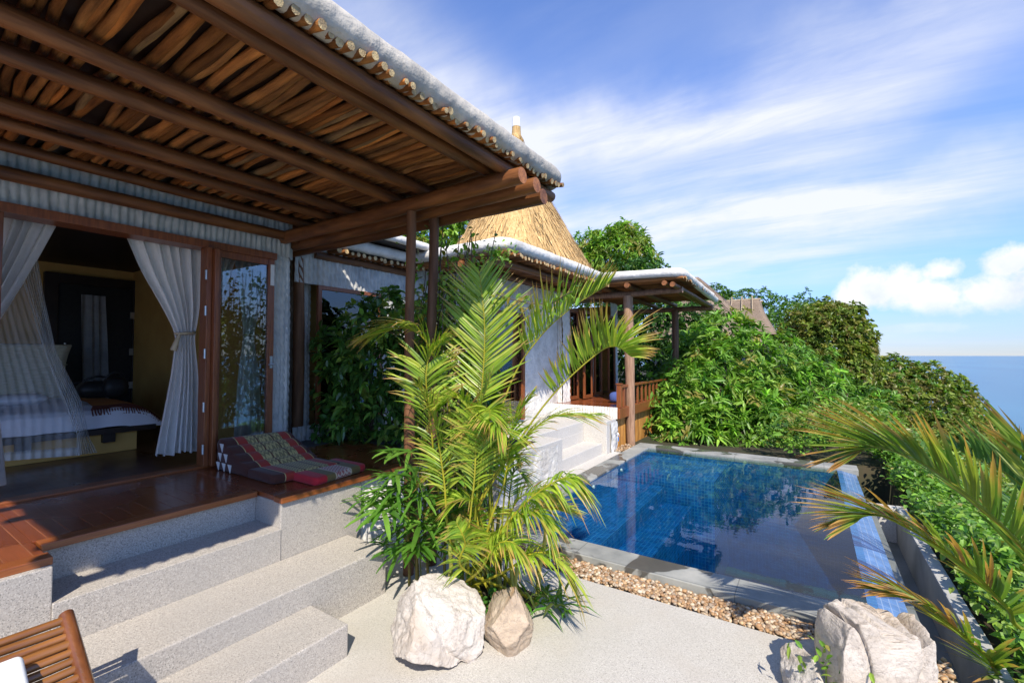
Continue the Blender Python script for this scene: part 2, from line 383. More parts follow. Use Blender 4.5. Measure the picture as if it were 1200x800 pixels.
# ================================================================== WORLD AND SUN
SUN_EL = 46.0; SH = np.array([-.61, .79]); SUN_AZ = math.atan2(.61, -.79)
def make_world():
    w = bpy.data.worlds.new('World'); S.world = w; w.use_nodes = True
    nt = w.node_tree; nt.nodes.clear(); N = NT(nt)
    sky = nt.nodes.new('ShaderNodeTexSky'); sky.sky_type = 'NISHITA'; sky.sun_disc = False
    sky.sun_elevation = R(SUN_EL); sky.sun_rotation = SUN_AZ; sky.air_density = 1.0; sky.dust_density = .0; sky.ozone_density = 2.2; sky.altitude = 60
    tc = nt.nodes.new('ShaderNodeTexCoord'); d = tc.outputs['Generated']
    sp = nt.nodes.new('ShaderNodeSeparateXYZ'); N.l(d, sp.inputs[0]); z = sp.outputs[2]
    zz = N.math('ADD', N.math('MAXIMUM', z, 0.0), .12)
    px = N.math('DIVIDE', sp.outputs[0], zz); py = N.math('DIVIDE', sp.outputs[1], zz)
    cb = nt.nodes.new('ShaderNodeCombineXYZ'); N.l(N.math('MULTIPLY', px, .30), cb.inputs[0]); N.l(N.math('MULTIPLY', py, 1.05), cb.inputs[1])
    n1 = N.noise(cb.outputs[0], 1.15, 7, .60, .35)
    cb2 = nt.nodes.new('ShaderNodeCombineXYZ'); N.l(N.math('MULTIPLY', px, .75), cb2.inputs[0]); N.l(N.math('MULTIPLY', py, 1.0), cb2.inputs[1]); cb2.inputs[2].default_value = 5.3
    n2 = N.noise(cb2.outputs[0], .55, 4, .5, .2)
    f = N.math('MULTIPLY', N.ramp(n1, [(.38, 0.0), (.66, 1.0)]), N.ramp(n2, [(.36, .0), (.56, 1.0)]))
    f = N.math('MULTIPLY', f, .22)
    # cumulus bank low over the sea, fixed in compass direction and height
    c0 = ray(1080, 340); c0 = c0/np.linalg.norm(c0)
    rt = np.array([c0[1], -c0[0], 0]); rt /= np.linalg.norm(rt)
    dp = nt.nodes.new('ShaderNodeVectorMath'); dp.operation = 'DOT_PRODUCT'; N.l(d, dp.inputs[0]); dp.inputs[1].default_value = tuple(rt)
    a = dp.outputs['Value']
    tot = None
    def blob(u, v, ru, rv):
        q = ray(u, v); q = q/np.linalg.norm(q)
        da = N.math('DIVIDE', N.math('SUBTRACT', a, float(q@rt)), ru); dz = N.math('DIVIDE', N.math('SUBTRACT', z, float(q[2])), rv)
        e = N.math('SUBTRACT', 1.0, N.math('SQRT', N.math('ADD', N.math('MULTIPLY', da, da), N.math('MULTIPLY', dz, dz))))
        return e
    for b in [(1015, 345, .07, .045), (1030, 338, .085, .050), (1085, 345, .10, .036), (1105, 318, .035, .022), (1165, 340, .085, .040), (1178, 312, .038, .030), (1240, 330, .12, .05), (1060, 385, .10, .010)]:
        e = blob(*b); tot = e if tot is None else N.math('MAXIMUM', tot, e)
    # long soft bands of high cloud, each a strip along a slanted line on the dome
    wob = N.math('MULTIPLY', N.math('SUBTRACT', N.noise(d, 3.2, 5, .6), .5), .16)
    fine = N.noise(cb.outputs[0], 3.6, 8, .66, .5); streak = N.math('MULTIPLY', N.ramp(n1, [(.30, .38), (.56, 1.05)]), N.ramp(fine, [(.30, .55), (.60, 1.1)]))
    bands = None
    for (u0, v0, u1, v1, w, k) in [(560, 165, 1120, 75, .062, .80), (640, 262, 1210, 208, .050, .85), (420, 60, 640, 210, .16, .62), (620, 335, 1000, 290, .05, .50), (700, 215, 1000, 170, .03, .35), (900, 60, 1300, -60, .05, .35)]:
        q0 = ray(u0, v0); q0 = q0/np.linalg.norm(q0); q1 = ray(u1, v1); q1 = q1/np.linalg.norm(q1)
        a0, a1 = float(q0@rt), float(q1@rt); sl = float(q1[2]-q0[2])/(a1-a0); ac = (a0+a1)/2; hw = abs(a1-a0)/2
        line = N.math('ADD', N.math('MULTIPLY', N.math('SUBTRACT', a, a0), sl), float(q0[2]))
        t = N.math('DIVIDE', N.math('ADD', N.math('SUBTRACT', z, line), wob), w); g = N.math('POWER', 2.718, N.math('MULTIPLY', N.math('MULTIPLY', t, t), -1.0))
        e = N.math('DIVIDE', N.math('SUBTRACT', a, ac), hw*1.15); e = N.math('POWER', 2.718, N.math('MULTIPLY', N.math('POWER', N.math('ABSOLUTE', e), 4), -1.0))
        b_ = N.math('MULTIPLY', N.math('MULTIPLY', g, e), k); bands = b_ if bands is None else N.math('ADD', bands, b_)
    bands = N.math('MULTIPLY', bands, streak)
    f = N.math('MINIMUM', N.math('ADD', f, bands), .92)
    cn = N.noise(d, 17, 7, .62)
    dens = N.math('ADD', tot, N.math('MULTIPLY', N.math('SUBTRACT', cn, .5), 1.9))
    cm = N.ramp(dens, [(.04, 0.0), (.52, 1.0)])
    lowfade = N.ramp(z, [(.045, .25), (.085, 1.0)])
    cm = N.math('MULTIPLY', N.math('MULTIPLY', cm, lowfade), .93)
    skyc = N.mix(1.0, sky.outputs[0], N.ramp(z, [(.0, (.30, .365, .58)), (.06, (.38, .455, .72)), (.16, (.54, .67, 1.0)), (.38, (.66, .80, 1.14))]), 'MULTIPLY')
    # cloud tone: shaded bases, bright heads
    tone = N.ramp(N.math('ADD', N.noise(d, 9, 5, .6), N.math('MULTIPLY', z, 1.4)), [(.45, (3.3, 3.6, 4.25)), (.72, (4.6, 4.6, 4.6))]) 
    col = N.mix(f, skyc, (4.1, 4.2, 4.5))
    col = N.mix(cm, col, tone)
    bg = nt.nodes.new('ShaderNodeBackground'); bg.inputs['Strength'].default_value = .15
    N.l(col, bg.inputs['Color'])
    o = nt.nodes.new('ShaderNodeOutputWorld'); N.l(bg.outputs[0], o.inputs['Surface'])
make_world()
sd = bpy.data.lights.new('sun', 'SUN'); so = bpy.data.objects.new('sun', sd); COL.objects.link(so)
sd.energy = 4.15; sd.angle = R(.53); sd.color = (1.0, .92, .80)
sdir = Vector((-.61*math.cos(R(SUN_EL)), .79*math.cos(R(SUN_EL)), -math.sin(R(SUN_EL))))
so.rotation_euler = sdir.to_track_quat('-Z', 'Y').to_euler(); so.location = (5, -6, 9)
S.view_settings.view_transform = 'Standard'; S.view_settings.look = 'None'; S.view_settings.exposure = 0.68; S.view_settings.gamma = 1
try: S.view_settings.use_curve_mapping = False
except Exception: pass

# ================================================================== SETTING
def terr(x, y):
    e = max(0.0, x-.95); b = max(0.0, y-9.2)
    z = -.06-.60*e-.05*b*(1 if x > -3 else .3)
    if x > .95: z += .35*mnoise.noise(Vector((x*.25, y*.25, 0)))*min(1, e)-.12
    if y > 9.2: z += .4*mnoise.noise(Vector((x*.2, y*.2, 3)))*min(1, b*.3)
    if -2.95 < x < .95 and 3.3 < y < 9.2: z = min(z, -2.2)          # the pool pit
    return max(z, -75)
def make_terrain():
    xs = np.unique(np.round(np.concatenate([np.arange(-60, -8, 4), np.arange(-8, -3.2, 1.2), [-3.05, -2.95], np.arange(-2.4, .6, .6), [.93, .98], np.arange(1.2, 12, .5), np.arange(12, 40, 2), np.arange(40, 150, 8)]), 3))
    ys = np.unique(np.round(np.concatenate([np.arange(-60, -4, 6), np.arange(-4, 3, 1), [3.28, 3.36], np.arange(3.8, 9.1, .5), [9.15, 9.25], np.arange(9.6, 20, .6), np.arange(20, 60, 2), np.arange(60, 420, 15)]), 3))
    V = [(x, y, terr(x, y)) for y in ys for x in xs]; nx = len(xs)
    F = [(j*nx+i, j*nx+i+1, (j+1)*nx+i+1, (j+1)*nx+i) for j in range(len(ys)-1) for i in range(nx-1)]
    m = MB(); m.arr(V, F); return tag(m.build('hillside', MT['soil'], None, True), kind='structure')
make_terrain()
m = MB(); m.arr([(-40000, -2000, -60), (40000, -2000, -60), (40000, 50000, -60), (-40000, 50000, -60)], [(0, 1, 2, 3)])
tag(m.build('sea', MT['sea']), kind='structure')

D_ = .756; T1 = .5425; T2 = .329; T3 = .184
m = MB(); m.prism([(-3.1, -6), (.62, -6), (.62, 3.33), (-3.1, 3.33)], 2, -.3, 0)
tag(m.build('patio', MT['patio'], None, bevel=.006), kind='structure')
m = MB(); m.box(-6.6, -4.12, 2.85, 4.0, .2, D_-.006); tag(m.build('path', MT['slate'], None, bevel=.006), kind='structure')
m = MB(); m.box(-3.14, -2.83, 3.6, 8.0, -.2, -.004); tag(m.build('pavement', MT['granite_pale'], None, bevel=.006), kind='structure')

# pebbles
def ico(sub):
    bm = bmesh.new(); bmesh.ops.create_icosphere(bm, subdivisions=sub, radius=1)
    V = np.array([v.co[:] for v in bm.verts]); F = [tuple(v.index for v in f.verts) for f in bm.faces]; bm.free(); return V, F
def pebbles():
    V, F = ico(2); m = MB()
    tones = [(.38, .22, .11), (.46, .31, .17), (.32, .20, .11), (.52, .40, .27), (.27, .17, .10), (.42, .25, .12), (.36, .28, .20), (.56, .46, .34)]
    def put(x, y, z):
        a, b, c = random.uniform(.012, .022), random.uniform(.010, .017), random.uniform(.008, .013)
        w = random.uniform(0, PI); P = V*[a, b, c]
        tl = random.uniform(-.5, .5); P = np.stack([P[:, 0], P[:, 1]*math.cos(tl)-P[:, 2]*math.sin(tl), P[:, 1]*math.sin(tl)+P[:, 2]*math.cos(tl)], 1)
        P = np.stack([P[:, 0]*math.cos(w)-P[:, 1]*math.sin(w), P[:, 0]*math.sin(w)+P[:, 1]*math.cos(w), P[:, 2]], 1)
        c = np.array(random.choice(tones))*random.uniform(.75, 1.15)
        m.arr(P+[x, y, z], F, c)
    for lay in range(2):
        for i in range(2000):
            x = random.uniform(-2.75, .62); put(x, 3.34+random.uniform(.01, .25), -.02+lay*.018+random.uniform(0, .014))
    for i in range(150): put(random.uniform(-3.08, -2.86), random.uniform(7.98, 8.7), random.uniform(-.005, .02))
    for i in range(110): put(random.uniform(-3.1, -2.86), random.uniform(4.9, 5.55), random.uniform(0, .015))
    return tag(m.build('gravel', MT['pebble'], None, True), kind='stuff')
pebbles()
m = MB(); m.box(-2.8, .64, 3.33, 3.62, -.3, -.03); tag(m.build('gravel_bed', MT['soil']), kind='structure')

# ================================================================== POOL
PX0, PX1, PY0, PY1 = -2.53, .30, 3.88, 8.46; CZ = .055; WZ = .030
pool = thing('swimming_pool', (-1.1, 6.1, 0), 'blue tiled swimming pool with grey slate coping and an infinity edge towards the sea', 'pool')
for b in [(-2.80, .56, 3.60, PY0), (-2.80, PX0, PY0+.001, PY1), (-2.80, .56, PY1+.001, 8.80)]:
    m = MB(); m.box(*b, -.035, CZ); m.build('coping', MT['coping'], pool, bevel=.006)
for b in [(-2.79, .55, 3.612, PY0-.125), (-2.79, PX0-.125, PY0-.124, PY1), (-2.79, .55, PY1+.125, 8.79)]:
    m = MB(); m.box(*b, -.40, -.0355); m.build('curb', MT['coping'], pool)
FL = -.92
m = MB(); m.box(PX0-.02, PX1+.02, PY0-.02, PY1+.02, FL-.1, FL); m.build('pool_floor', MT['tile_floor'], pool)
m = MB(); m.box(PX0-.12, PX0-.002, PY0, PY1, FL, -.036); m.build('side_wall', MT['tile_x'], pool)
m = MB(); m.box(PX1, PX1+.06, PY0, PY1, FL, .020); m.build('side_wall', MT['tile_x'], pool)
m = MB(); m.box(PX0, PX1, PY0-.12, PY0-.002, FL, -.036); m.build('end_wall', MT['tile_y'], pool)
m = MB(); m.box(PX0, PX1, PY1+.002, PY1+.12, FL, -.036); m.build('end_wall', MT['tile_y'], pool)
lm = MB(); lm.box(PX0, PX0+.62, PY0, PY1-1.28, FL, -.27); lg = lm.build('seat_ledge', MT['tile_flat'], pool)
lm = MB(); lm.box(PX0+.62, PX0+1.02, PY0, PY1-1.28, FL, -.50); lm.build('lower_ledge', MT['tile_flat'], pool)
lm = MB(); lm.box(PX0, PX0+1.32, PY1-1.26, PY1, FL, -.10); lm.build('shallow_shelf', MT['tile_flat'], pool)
m = MB(); m.prism([(PX1+.0602, -.6), (PX1+.0602, .018), (PX1+.23, -.02), (PX1+.23, -.6)], 1, PY0+.001, PY1-.001); m.build('infinity_edge', MT['tile_edge'], pool)
for y in (4.75, 5.9, 7.0):
    m = MB(); m.tube([(PX0-.004, y, -.06), (PX0+.012, y, -.06)], .022, 14); m.build('water_inlet', MT['white_paint'], pool, bevel=.003)
m = MB(); m.box(PX0+.001, PX1-.001, PY0+.001, PY1-.001, FL+.004, WZ)
tag(m.build('pool_water', MT['water']), kind='structure')
par = thing('parapet_wall', (.82, 5.7, 0), 'low grey concrete parapet and overflow channel along the infinity edge', 'wall')
m = MB(); m.box(.80, .895, 3.55, 7.0, -1.4, -.015); m.build('parapet', M('grey_parapet_concrete', (.47, .46, .43), (.36, .355, .335), 3, .85, .3, 20, c3=(.28, .28, .26), s3=2), par, bevel=.008)
m = MB(); m.box(.535, .799, 6.90, 7.0, -1.4, -.02); m.build('end_block', MT['granite_pale'], par, bevel=.006)
m = MB(); m.box(.532, .59, 3.55, 6.899, -1.4, -.06); m.box(.591, .799, 3.55, 6.899, -1.4, -.42); m.build('overflow_channel', M('damp_channel_concrete', (.20, .205, .18), (.13, .14, .12), 3, .6, .3, 20), par)

# ================================================================== STEPS
steps = thing('granite_steps', (-2.9, .6, 0), 'grey speckled granite steps rising from the patio to the wooden deck', 'steps')
m = MB(); m.box(-2.655, -2.285, -2.2, 1.737, -.05, T3); m.build('step', MT['granite'], steps, bevel=.008)
m = MB(); m.box(-3.10, -2.652, -2.2, 2.340, -.05, T2); m.build('step', MT['granite'], steps, bevel=.008)
m = MB(); m.box(-3.432, -3.097, .652, 1.793, -.05, T1); m.build('step', MT['granite'], steps, bevel=.004)
m = MB(); m.box(-4.5, -3.103, 1.7925, 2.47, -.05, D_-.036); m.box(-4.5, -3.43, .40, 1.7915, -.05, D_-.037); m.box(-4.5, -3.108, -2.2, .6525, -.05, D_-.036)
m.build('plinth', MT['granite'], steps, bevel=.005)

# ================================================================== ROPE RENDER PANELS
def rope_panel(mb, o, u, v, n, W, Hh, pitch=.055, depth=.022, tw=.075, amp=.25, wob=.2, du=7, dv=.013, flare=None, seed=0):
    o, u, v, n = [np.array(q, float) for q in (o, u, v, n)]
    nu = max(3, int(W/pitch*du)); nv = max(3, int(Hh/dv))
    rs = np.random.default_rng(seed+5); K = int(W/pitch)+3
    ph = rs.uniform(0, 1, K); wp = rs.uniform(0, 6.28, K); wf = rs.uniform(3, 7, K); dp = rs.uniform(.75, 1.15, K)
    V = np.zeros((nv, nu, 3)); uu = np.linspace(0, W, nu); vv = np.linspace(0, Hh, nv)
    U, VV = np.meshgrid(uu, vv)
    sh = wob*pitch*np.sin(VV*5.3+U*2.1)
    k = np.floor((U+sh)/pitch).astype(int) % K; fr = ((U+sh)/pitch) % 1
    prof = np.sqrt(np.clip(1-(2*fr-1)**2, 0, 1))
    strand = np.sin(2*PI*(VV/tw+fr*.9+ph[k]))
    h = depth*dp[k]*prof*(1+amp*strand)+.006*np.sin(VV*wf[k]+wp[k])
    P = o+U[..., None]*u+VV[..., None]*v+h[..., None]*n
    if flare is not None: P = flare(P, U, VV)
    F = [(j*nu+i, j*nu+i+1, (j+1)*nu+i+1, (j+1)*nu+i) for j in range(nv-1) for i in range(nu-1)]
    mb.arr(P.reshape(-1, 3), F)
def rope_column(mb, cx, cy, rx, ry, z0, z1, n=18, depth=.018, a0=0, a1=2*PI, tw=.085, amp=.3, seed=0):
    nu = n*7; nv = int((z1-z0)/.014)
    A = np.linspace(a0, a1, nu); Z = np.linspace(z0, z1, nv); AA, ZZ = np.meshgrid(A, Z)
    q = (AA-a0)/(a1-a0)*n+.25*np.sin(ZZ*4+AA)*.6; k = np.floor(q).astype(int); fr = q % 1
    rs = np.random.default_rng(seed); ph = rs.uniform(0, 1, n+4)
    h = depth*np.sqrt(np.clip(1-(2*fr-1)**2, 0, 1))*(1+amp*np.sin(2*PI*(ZZ/tw+fr*.9+ph[k % (n+4)])))
    P = np.stack([cx+(rx+h)*np.cos(AA), cy+(ry+h)*np.sin(AA), ZZ], -1)
    F = [(j*nu+i, j*nu+i+1, (j+1)*nu+i+1, (j+1)*nu+i) for j in range(nv-1) for i in range(nu-1)]
    mb.arr(P.reshape(-1, 3), F)
def wob_line(a, b, n, amp, seed):
    rs = random.Random(seed); a = np.array(a, float); b = np.array(b, float)
    t = np.linspace(0, 1, n); P = a+(b-a)*t[:, None]
    o = rs.uniform(0, 100)
    for i in range(n):
        P[i] += np.array(mnoise.noise_vector(Vector((o+t[i]*2.6, o*.3, seed*.7))))*amp
    return P
def pole(mb, a, b, r, seed, amp=.02, n=16, tint=None, knots=True, seg=12):
    rs = random.Random(seed+99); P = wob_line(a, b, n, amp, seed)
    rad = np.array([r*(1+.10*mnoise.noise(Vector((i*.45, seed*1.7, 2)))) for i in range(n)])
    rad *= np.linspace(1.06, .94, n) if rs.random() < .5 else np.linspace(.94, 1.06, n)
    t = tint or [rs.uniform(.8, 1.2)]*3
    mb.tube(P, rad, seg, t, capcol=tuple(np.array(t)*1.7))

# ================================================================== VILLA
villa = thing('villa', (-5, 1, 0), 'nearest villa with rope textured wall and stick veranda roof over its wooden deck', 'building')
# --- deck
m = MB()
m.box(-4.55, -3.245, -2.2, .648, D_-.035, D_); m.box(-4.55, -3.490, .6485, 1.7935, D_-.035, D_); m.box(-4.55, -3.185, 1.794, 3.45, D_-.035, D_)
deck = m.build('deck', MT['deck'], villa, bevel=.003)
m = MB(); m.box(-3.244, -3.145, -2.2, .660, D_-.038, D_+.002); m.box(-3.489, -3.390, .661, 1.782, D_-.038, D_+.002); m.box(-3.184, -3.080, 1.783, 3.46, D_-.038, D_+.002)
m.build('edge_board', MT['deck_trim'], deck, bevel=.005)
m = MB(); rope_panel(m, (-3.145, 2.475, -.03), (0, 1, 0), (0, 0, 1), (1, 0, 0), .99, D_-.01, .05, .018, .12, .3)
rope_panel(m, (-3.145, 3.46, -.03), (-1, 0, 0), (0, 0, 1), (0, 1, 0), 1.2, D_-.01, .05, .018, .12, .3)
m.build('deck_base', MT['rope_white'], deck, True)
# --- room
XW = -4.55
m = MB(); m.box(-8.7, -4.552, -3.0, 2.66, D_-.04, D_-.002); m.build('room_floor', plankmat('dark_room_boards', (.085, .026, .012), (.06, .017, .009), (.01, .005, .004), rough=.3), villa)
m = MB(); m.box(-8.80, -8.7, -3.0, 2.74, .4, 3.1); m.box(-8.7, -4.66, 2.62, 2.70, .4, 3.1); m.box(-8.7, -4.66, -3.1, -3.0, .4, 3.1); m.build('room_wall', MT['mustard'], villa)
m = MB(); m.box(-8.7, -4.70, -3.0, 2.62, 3.02, 3.1); m.build('room_ceiling', MT['dark_wood'], villa)
m = MB(); m.box(-4.66, -4.60, -3, 2.60, 2.79, 3.06)
m.build('front_wall', MT['plaster'], villa); m = MB(); m.box(-4.66, -4.6, 2.53, 2.70, .4, 2.789); m.build('front_wall', MT['plaster'], villa)
m = MB()
def roundoff(P, U, V):   # the rope wall curls round its right-hand end
    y = P[..., 1]; over = np.clip(y-2.62, 0, None); a = over/.14
    Q = P.copy(); s = over > 0
    rad = .14+(P[..., 0]+4.60)
    Q[..., 1] = np.where(s, 2.62+rad*np.sin(np.minimum(a, 2.2)), y); Q[..., 0] = np.where(s, -4.74+rad*np.cos(np.minimum(a, 2.2)), P[..., 0]); return Q
rope_panel(m, (-4.60, -2.5, 2.775), (0, 1, 0), (0, 0, 1), (1, 0, 0), 5.36, .205, .050, .032, .30, .08, flare=roundoff, seed=1)
rope_panel(m, (-4.595, -2.5, 2.965), (0, 1, 0), (0, 0, 1), (1, 0, 0), 5.36, .24, .054, .032, .4, .06, flare=roundoff, seed=2)
rope_panel(m, (-4.60, 2.52, .70), (0, 1, 0), (0, 0, 1), (1, 0, 0), .38, 2.09, .052, .02, .085, .35, flare=roundoff, seed=3)
rope_column(m, -5.22, 3.22, .09, .10, .7, 3.1, 11, seed=4)
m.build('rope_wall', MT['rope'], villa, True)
m = MB(); m.box(-4.72, -4.52, -2.5, 2.535, 2.715, 2.783); m.box(-4.70, -4.53, .585, .66, D_, 2.715)
m.build('door_lintel', MT['frame_wood'], villa, bevel=.004)
m = MB(); m.box(-4.64, -4.50, .66, 2.53, D_-.001, D_+.016); m.build('threshold', MT['deck_trim'], villa, bevel=.004)
m = MB(); pole(m, (-4.515, -2.5, 2.975), (-4.50, 3.02, 2.968), .048, 5, .012); m.build('wall_pole', MT['pole'], villa, True)
m = MB(); pole(m, (-5.04, 3.10, D_-.01), (-5.04, 3.08, 3.1), .062, 8, .012, tint=(.95, .8, .7)); m.build('post', MT['post'], villa, True)
m = MB(); pole(m, (-2.728, 2.634, -.02), (-2.725, 2.634, 2.93), .041, 9, .02, tint=(1.0, .78, .62)); m.build('post', MT['post'], villa, True)
m = MB(); pole(m, (-2.70, 2.86, -.02), (-2.655, 2.82, 2.93), .043, 14, .035, tint=(.72, .58, .50)); m.build('post', MT['post'], villa, True)
# --- doors
def glazed(name, parent, y0, y1, z0, z1, x, sw=.07, th=.045, mat='frame_wood', hinge=True):
    f = MB(); f.box(x-th, x, y0, y0+sw, z0, z1); f.box(x-th, x, y1-sw, y1, z0, z1)
    f.box(x-th+.002, x-.002, y0+sw, y1-sw, z1-sw, z1); f.box(x-th+.002, x-.002, y0+sw, y1-sw, z0, z0+sw*1.3)
    fr = f.build(name, MT[mat], parent, bevel=.004)
    g = MB(); g.box(x-th*.6, x-th*.45, y0+sw, y1-sw, z0+sw*1.3, z1-sw); g.build('glass_pane', MT['glass'], fr)
    return fr
gd = glazed('glass_door', villa, 1.955, 2.515, D_+.02, 2.715, -4.53, .062)
m = MB(); m.box(-4.53, -4.518, 2.475, 2.50, 1.62, 1.74); m.tube([(-4.505, 2.487, 1.66), (-4.475, 2.487, 1.66), (-4.475, 2.44, 1.655)], .009, 8); m.build('door_handle', MT['metal'], gd)
m = MB(); m.box(-4.528, -4.518, 2.47, 2.505, 2.45, 2.66); m.build('latch_plate', MT['white_paint'], gd)
fd = MB(); fd.box(-4.60, -4.47, 1.872, 1.914, D_+.018, 2.714); fd.box(-4.60, -4.42, 1.9165, 1.953, D_+.018, 2.70)
fd = fd.build('folded_door', MT['frame_wood'], villa, bevel=.004)
for z in (.88, 1.25, 1.72, 2.1, 2.42):
    m = MB(); m.tube([(-4.475, 1.868, z), (-4.475, 1.868, z+.085)], .011, 8); m.box(-4.50, -4.474, 1.8685, 1.8715, z, z+.085); m.build('hinge', MT['metal'], fd)
ld = MB(); ld.box(-4.60, -4.47, .575, .618, D_+.018, 2.714); ld.build('folded_door', MT['frame_wood'], villa, bevel=.004)
# back door of the room
XB = -8.69
a = atX(60, 328, XB); b = atX(160, 338, XB)
y0, y1, zt = a[1], b[1], 2.88
m = MB(); m.box(XB, XB+.09, y0-.08, y0+.06, D_, zt); m.box(XB, XB+.09, y1-.06, y1+.06, D_, zt); m.box(XB+.002, XB+.088, y0+.06, y1-.06, zt-.14, zt-.002)
bd = m.build('back_door', MT['dark_wood'], villa, bevel=.005)
m = MB(); m.box(XB+.005, XB+.04, y0+.06, y1-.06, D_, zt-.14); m.build('door_panel', MT['black'], bd)
for z in (1.25, 1.75, 2.3):
    m = MB(); m.box(XB+.09, XB+.10, y1-.10, y1-.05, z, z+.10); m.build('hinge', MT['metal'], bd)
m = MB(); m.tube([(XB+.12, y0+.13, 1.72), (XB+.12, y0+.13, 1.92)], .012, 8); m.tube([(XB+.12, y0+.0, 1.62), (XB+.12, y0+.16, 1.62)], .010, 8); m.build('door_handle', MT['metal'], bd)
m = MB(); m.box(XB, XB+.02, y1+.35, y1+.43, 1.55, 1.64); m.build('light_switch', MT['dark_wood'], villa)
m = MB(); pole(m, (-8.2, atX(187, 400, -8.2)[1], D_), (-8.25, atX(187, 400, -8.2)[1], 3.02), .055, 31, .06, tint=(.12, .1, .1)); m.build('room_post', MT['dark_wood'], villa, True)

# --- veranda roof
RX0, RX1, RY0, RY1 = -4.62, -1.70, -1.05, 3.38
m = MB(); m.box(-9.2, RX1-.08, RY0+.04, RY1-.06, 3.222, 3.272); roof = m.build('roof', MT['mortar'], villa, bevel=.03)
m = MB(); k = 0
y = RY0+.04
while y < RY1-.05:
    k += 1; r = random.uniform(.017, .026); n = 30; x0 = RX0-.35+random.uniform(-.05, .05); x1 = RX1+.012+random.uniform(-.015, .015); sk = random.uniform(-.06, .06)
    P = wob_line((x0, y+sk, 3.185), (x1, y-sk*.3, 3.185), n, .060, k+200); P += wob_line((0, 0, 0), (0, 0, 0), n, .030, k+900)*np.sin(np.linspace(0, 23, n))[:, None]
    P[:, 2] = 3.188+(P[:, 2]-3.185)*.25-np.clip((P[:, 0]+2.15)/.45, 0, 1)**2*.072; P[-3:, 1] = P[-3:, 1]*.3+y*.7
    rad = np.array([r*(1+.24*mnoise.noise(Vector((i*.55, k*2.3, 0)))) for i in range(n)]); rad[-4:] = r*.85
    t = random.uniform(.45, 1.75); hue = random.uniform(-.10, .14); base = np.array([t*(1+hue), t, t*(1-hue*1.5)])
    if random.random() < .10: base = np.array([1.0, 1.5, 2.4])*random.uniform(.7, 1.1)
    tint = np.array([base*(1+.28*mnoise.noise(Vector((i*.5, k*3.1, 7)))) for i in range(n)])
    m.tube(P, rad, 8, np.repeat(tint, 8, 0), cap=False); m.tube(P[-2:]+[[.001, 0, 0]]*2, rad[-2:]*.98, 8, (1.9, 3.4, 6.0))
    y += r*random.uniform(1.95, 2.5)
sticks = m.build('stick_ceiling', MT['stick'], roof, True)
m = MB(); m.box(-4.75, RX1-.10, RY0+.05, RY1-.07, 3.2135, 3.2195); m.build('gap_shade_backing', MT['dark_wood'], roof)  # dark sheet added above the sticks so their gaps read as shade
def roll(mb, path, r, seg=16, seed=0, sq=(1, 1), lump=.10):
    P = []; path = [np.array(p, float) for p in path]
    for a, b in zip(path[:-1], path[1:]):
        n = max(3, int(np.linalg.norm(b-a)/.05)); P += [a+(b-a)*i/n for i in range(n)]
    P.append(path[-1]); P = np.array(P)
    P2 = P.copy()
    for _ in range(6): P2[1:-1] = (P2[:-2]+P2[1:-1]*2+P2[2:])/4
    n = len(P2); rad = np.array([r*(1+lump*mnoise.noise(Vector((i*.13, seed*3.3, 1)))+lump*.5*mnoise.noise(Vector((i*.5, seed, 5)))) for i in range(n)])
    d = np.minimum(np.arange(n), np.arange(n)[::-1]); rad *= np.where(d < 3, .55+.15*d, 1.0)
    mb.tube(P2, rad, seg, squash=sq)
m = MB(); roll(m, [(-4.6, RY0, 3.24), (RX1-.10, RY0, 3.21), (RX1-.03, RY0+.10, 3.195), (RX1-.03, RY1-.12, 3.195), (RX1-.11, RY1-.03, 3.205), (-4.6, RY1-.01, 3.23)], .077, 22, 1, (1.0, 1.0), .16); m.build('eave', MT['mortar'], roof, True)
for i, (x, z, r, amp) in enumerate([(-2.66, 3.105, .048, .022), (-2.98, 3.10, .048, .035), (-3.63, 3.105, .047, .02), (-3.90, 3.10, .040, .015), (-1.965, 3.11, .044, .015), (-1.80, 3.08, .047, .02), (-4.42, 3.13, .04, .01)]):
    m = MB(); pole(m, (x, RY0-.1, z), (x, RY1-.06, z-.006), r, 40+i, amp, 26, tint=(random.uniform(.85, 1.25),)*3); m.build('roof_pole', MT['pole'], roof, True)
for i, (yb, xe, z, r) in enumerate([(2.63, -1.645, 2.985, .062), (2.80, -1.62, 2.965, .06), (2.955, -1.66, 2.945, .058)]):
    m = MB(); pole(m, (-5.3, yb, z-.03), (xe, yb, z), r, 60+i, .015, 24, tint=((1.25, 1.05, .85)[i],)*3); m.build('beam', MT['beam'], villa, True)

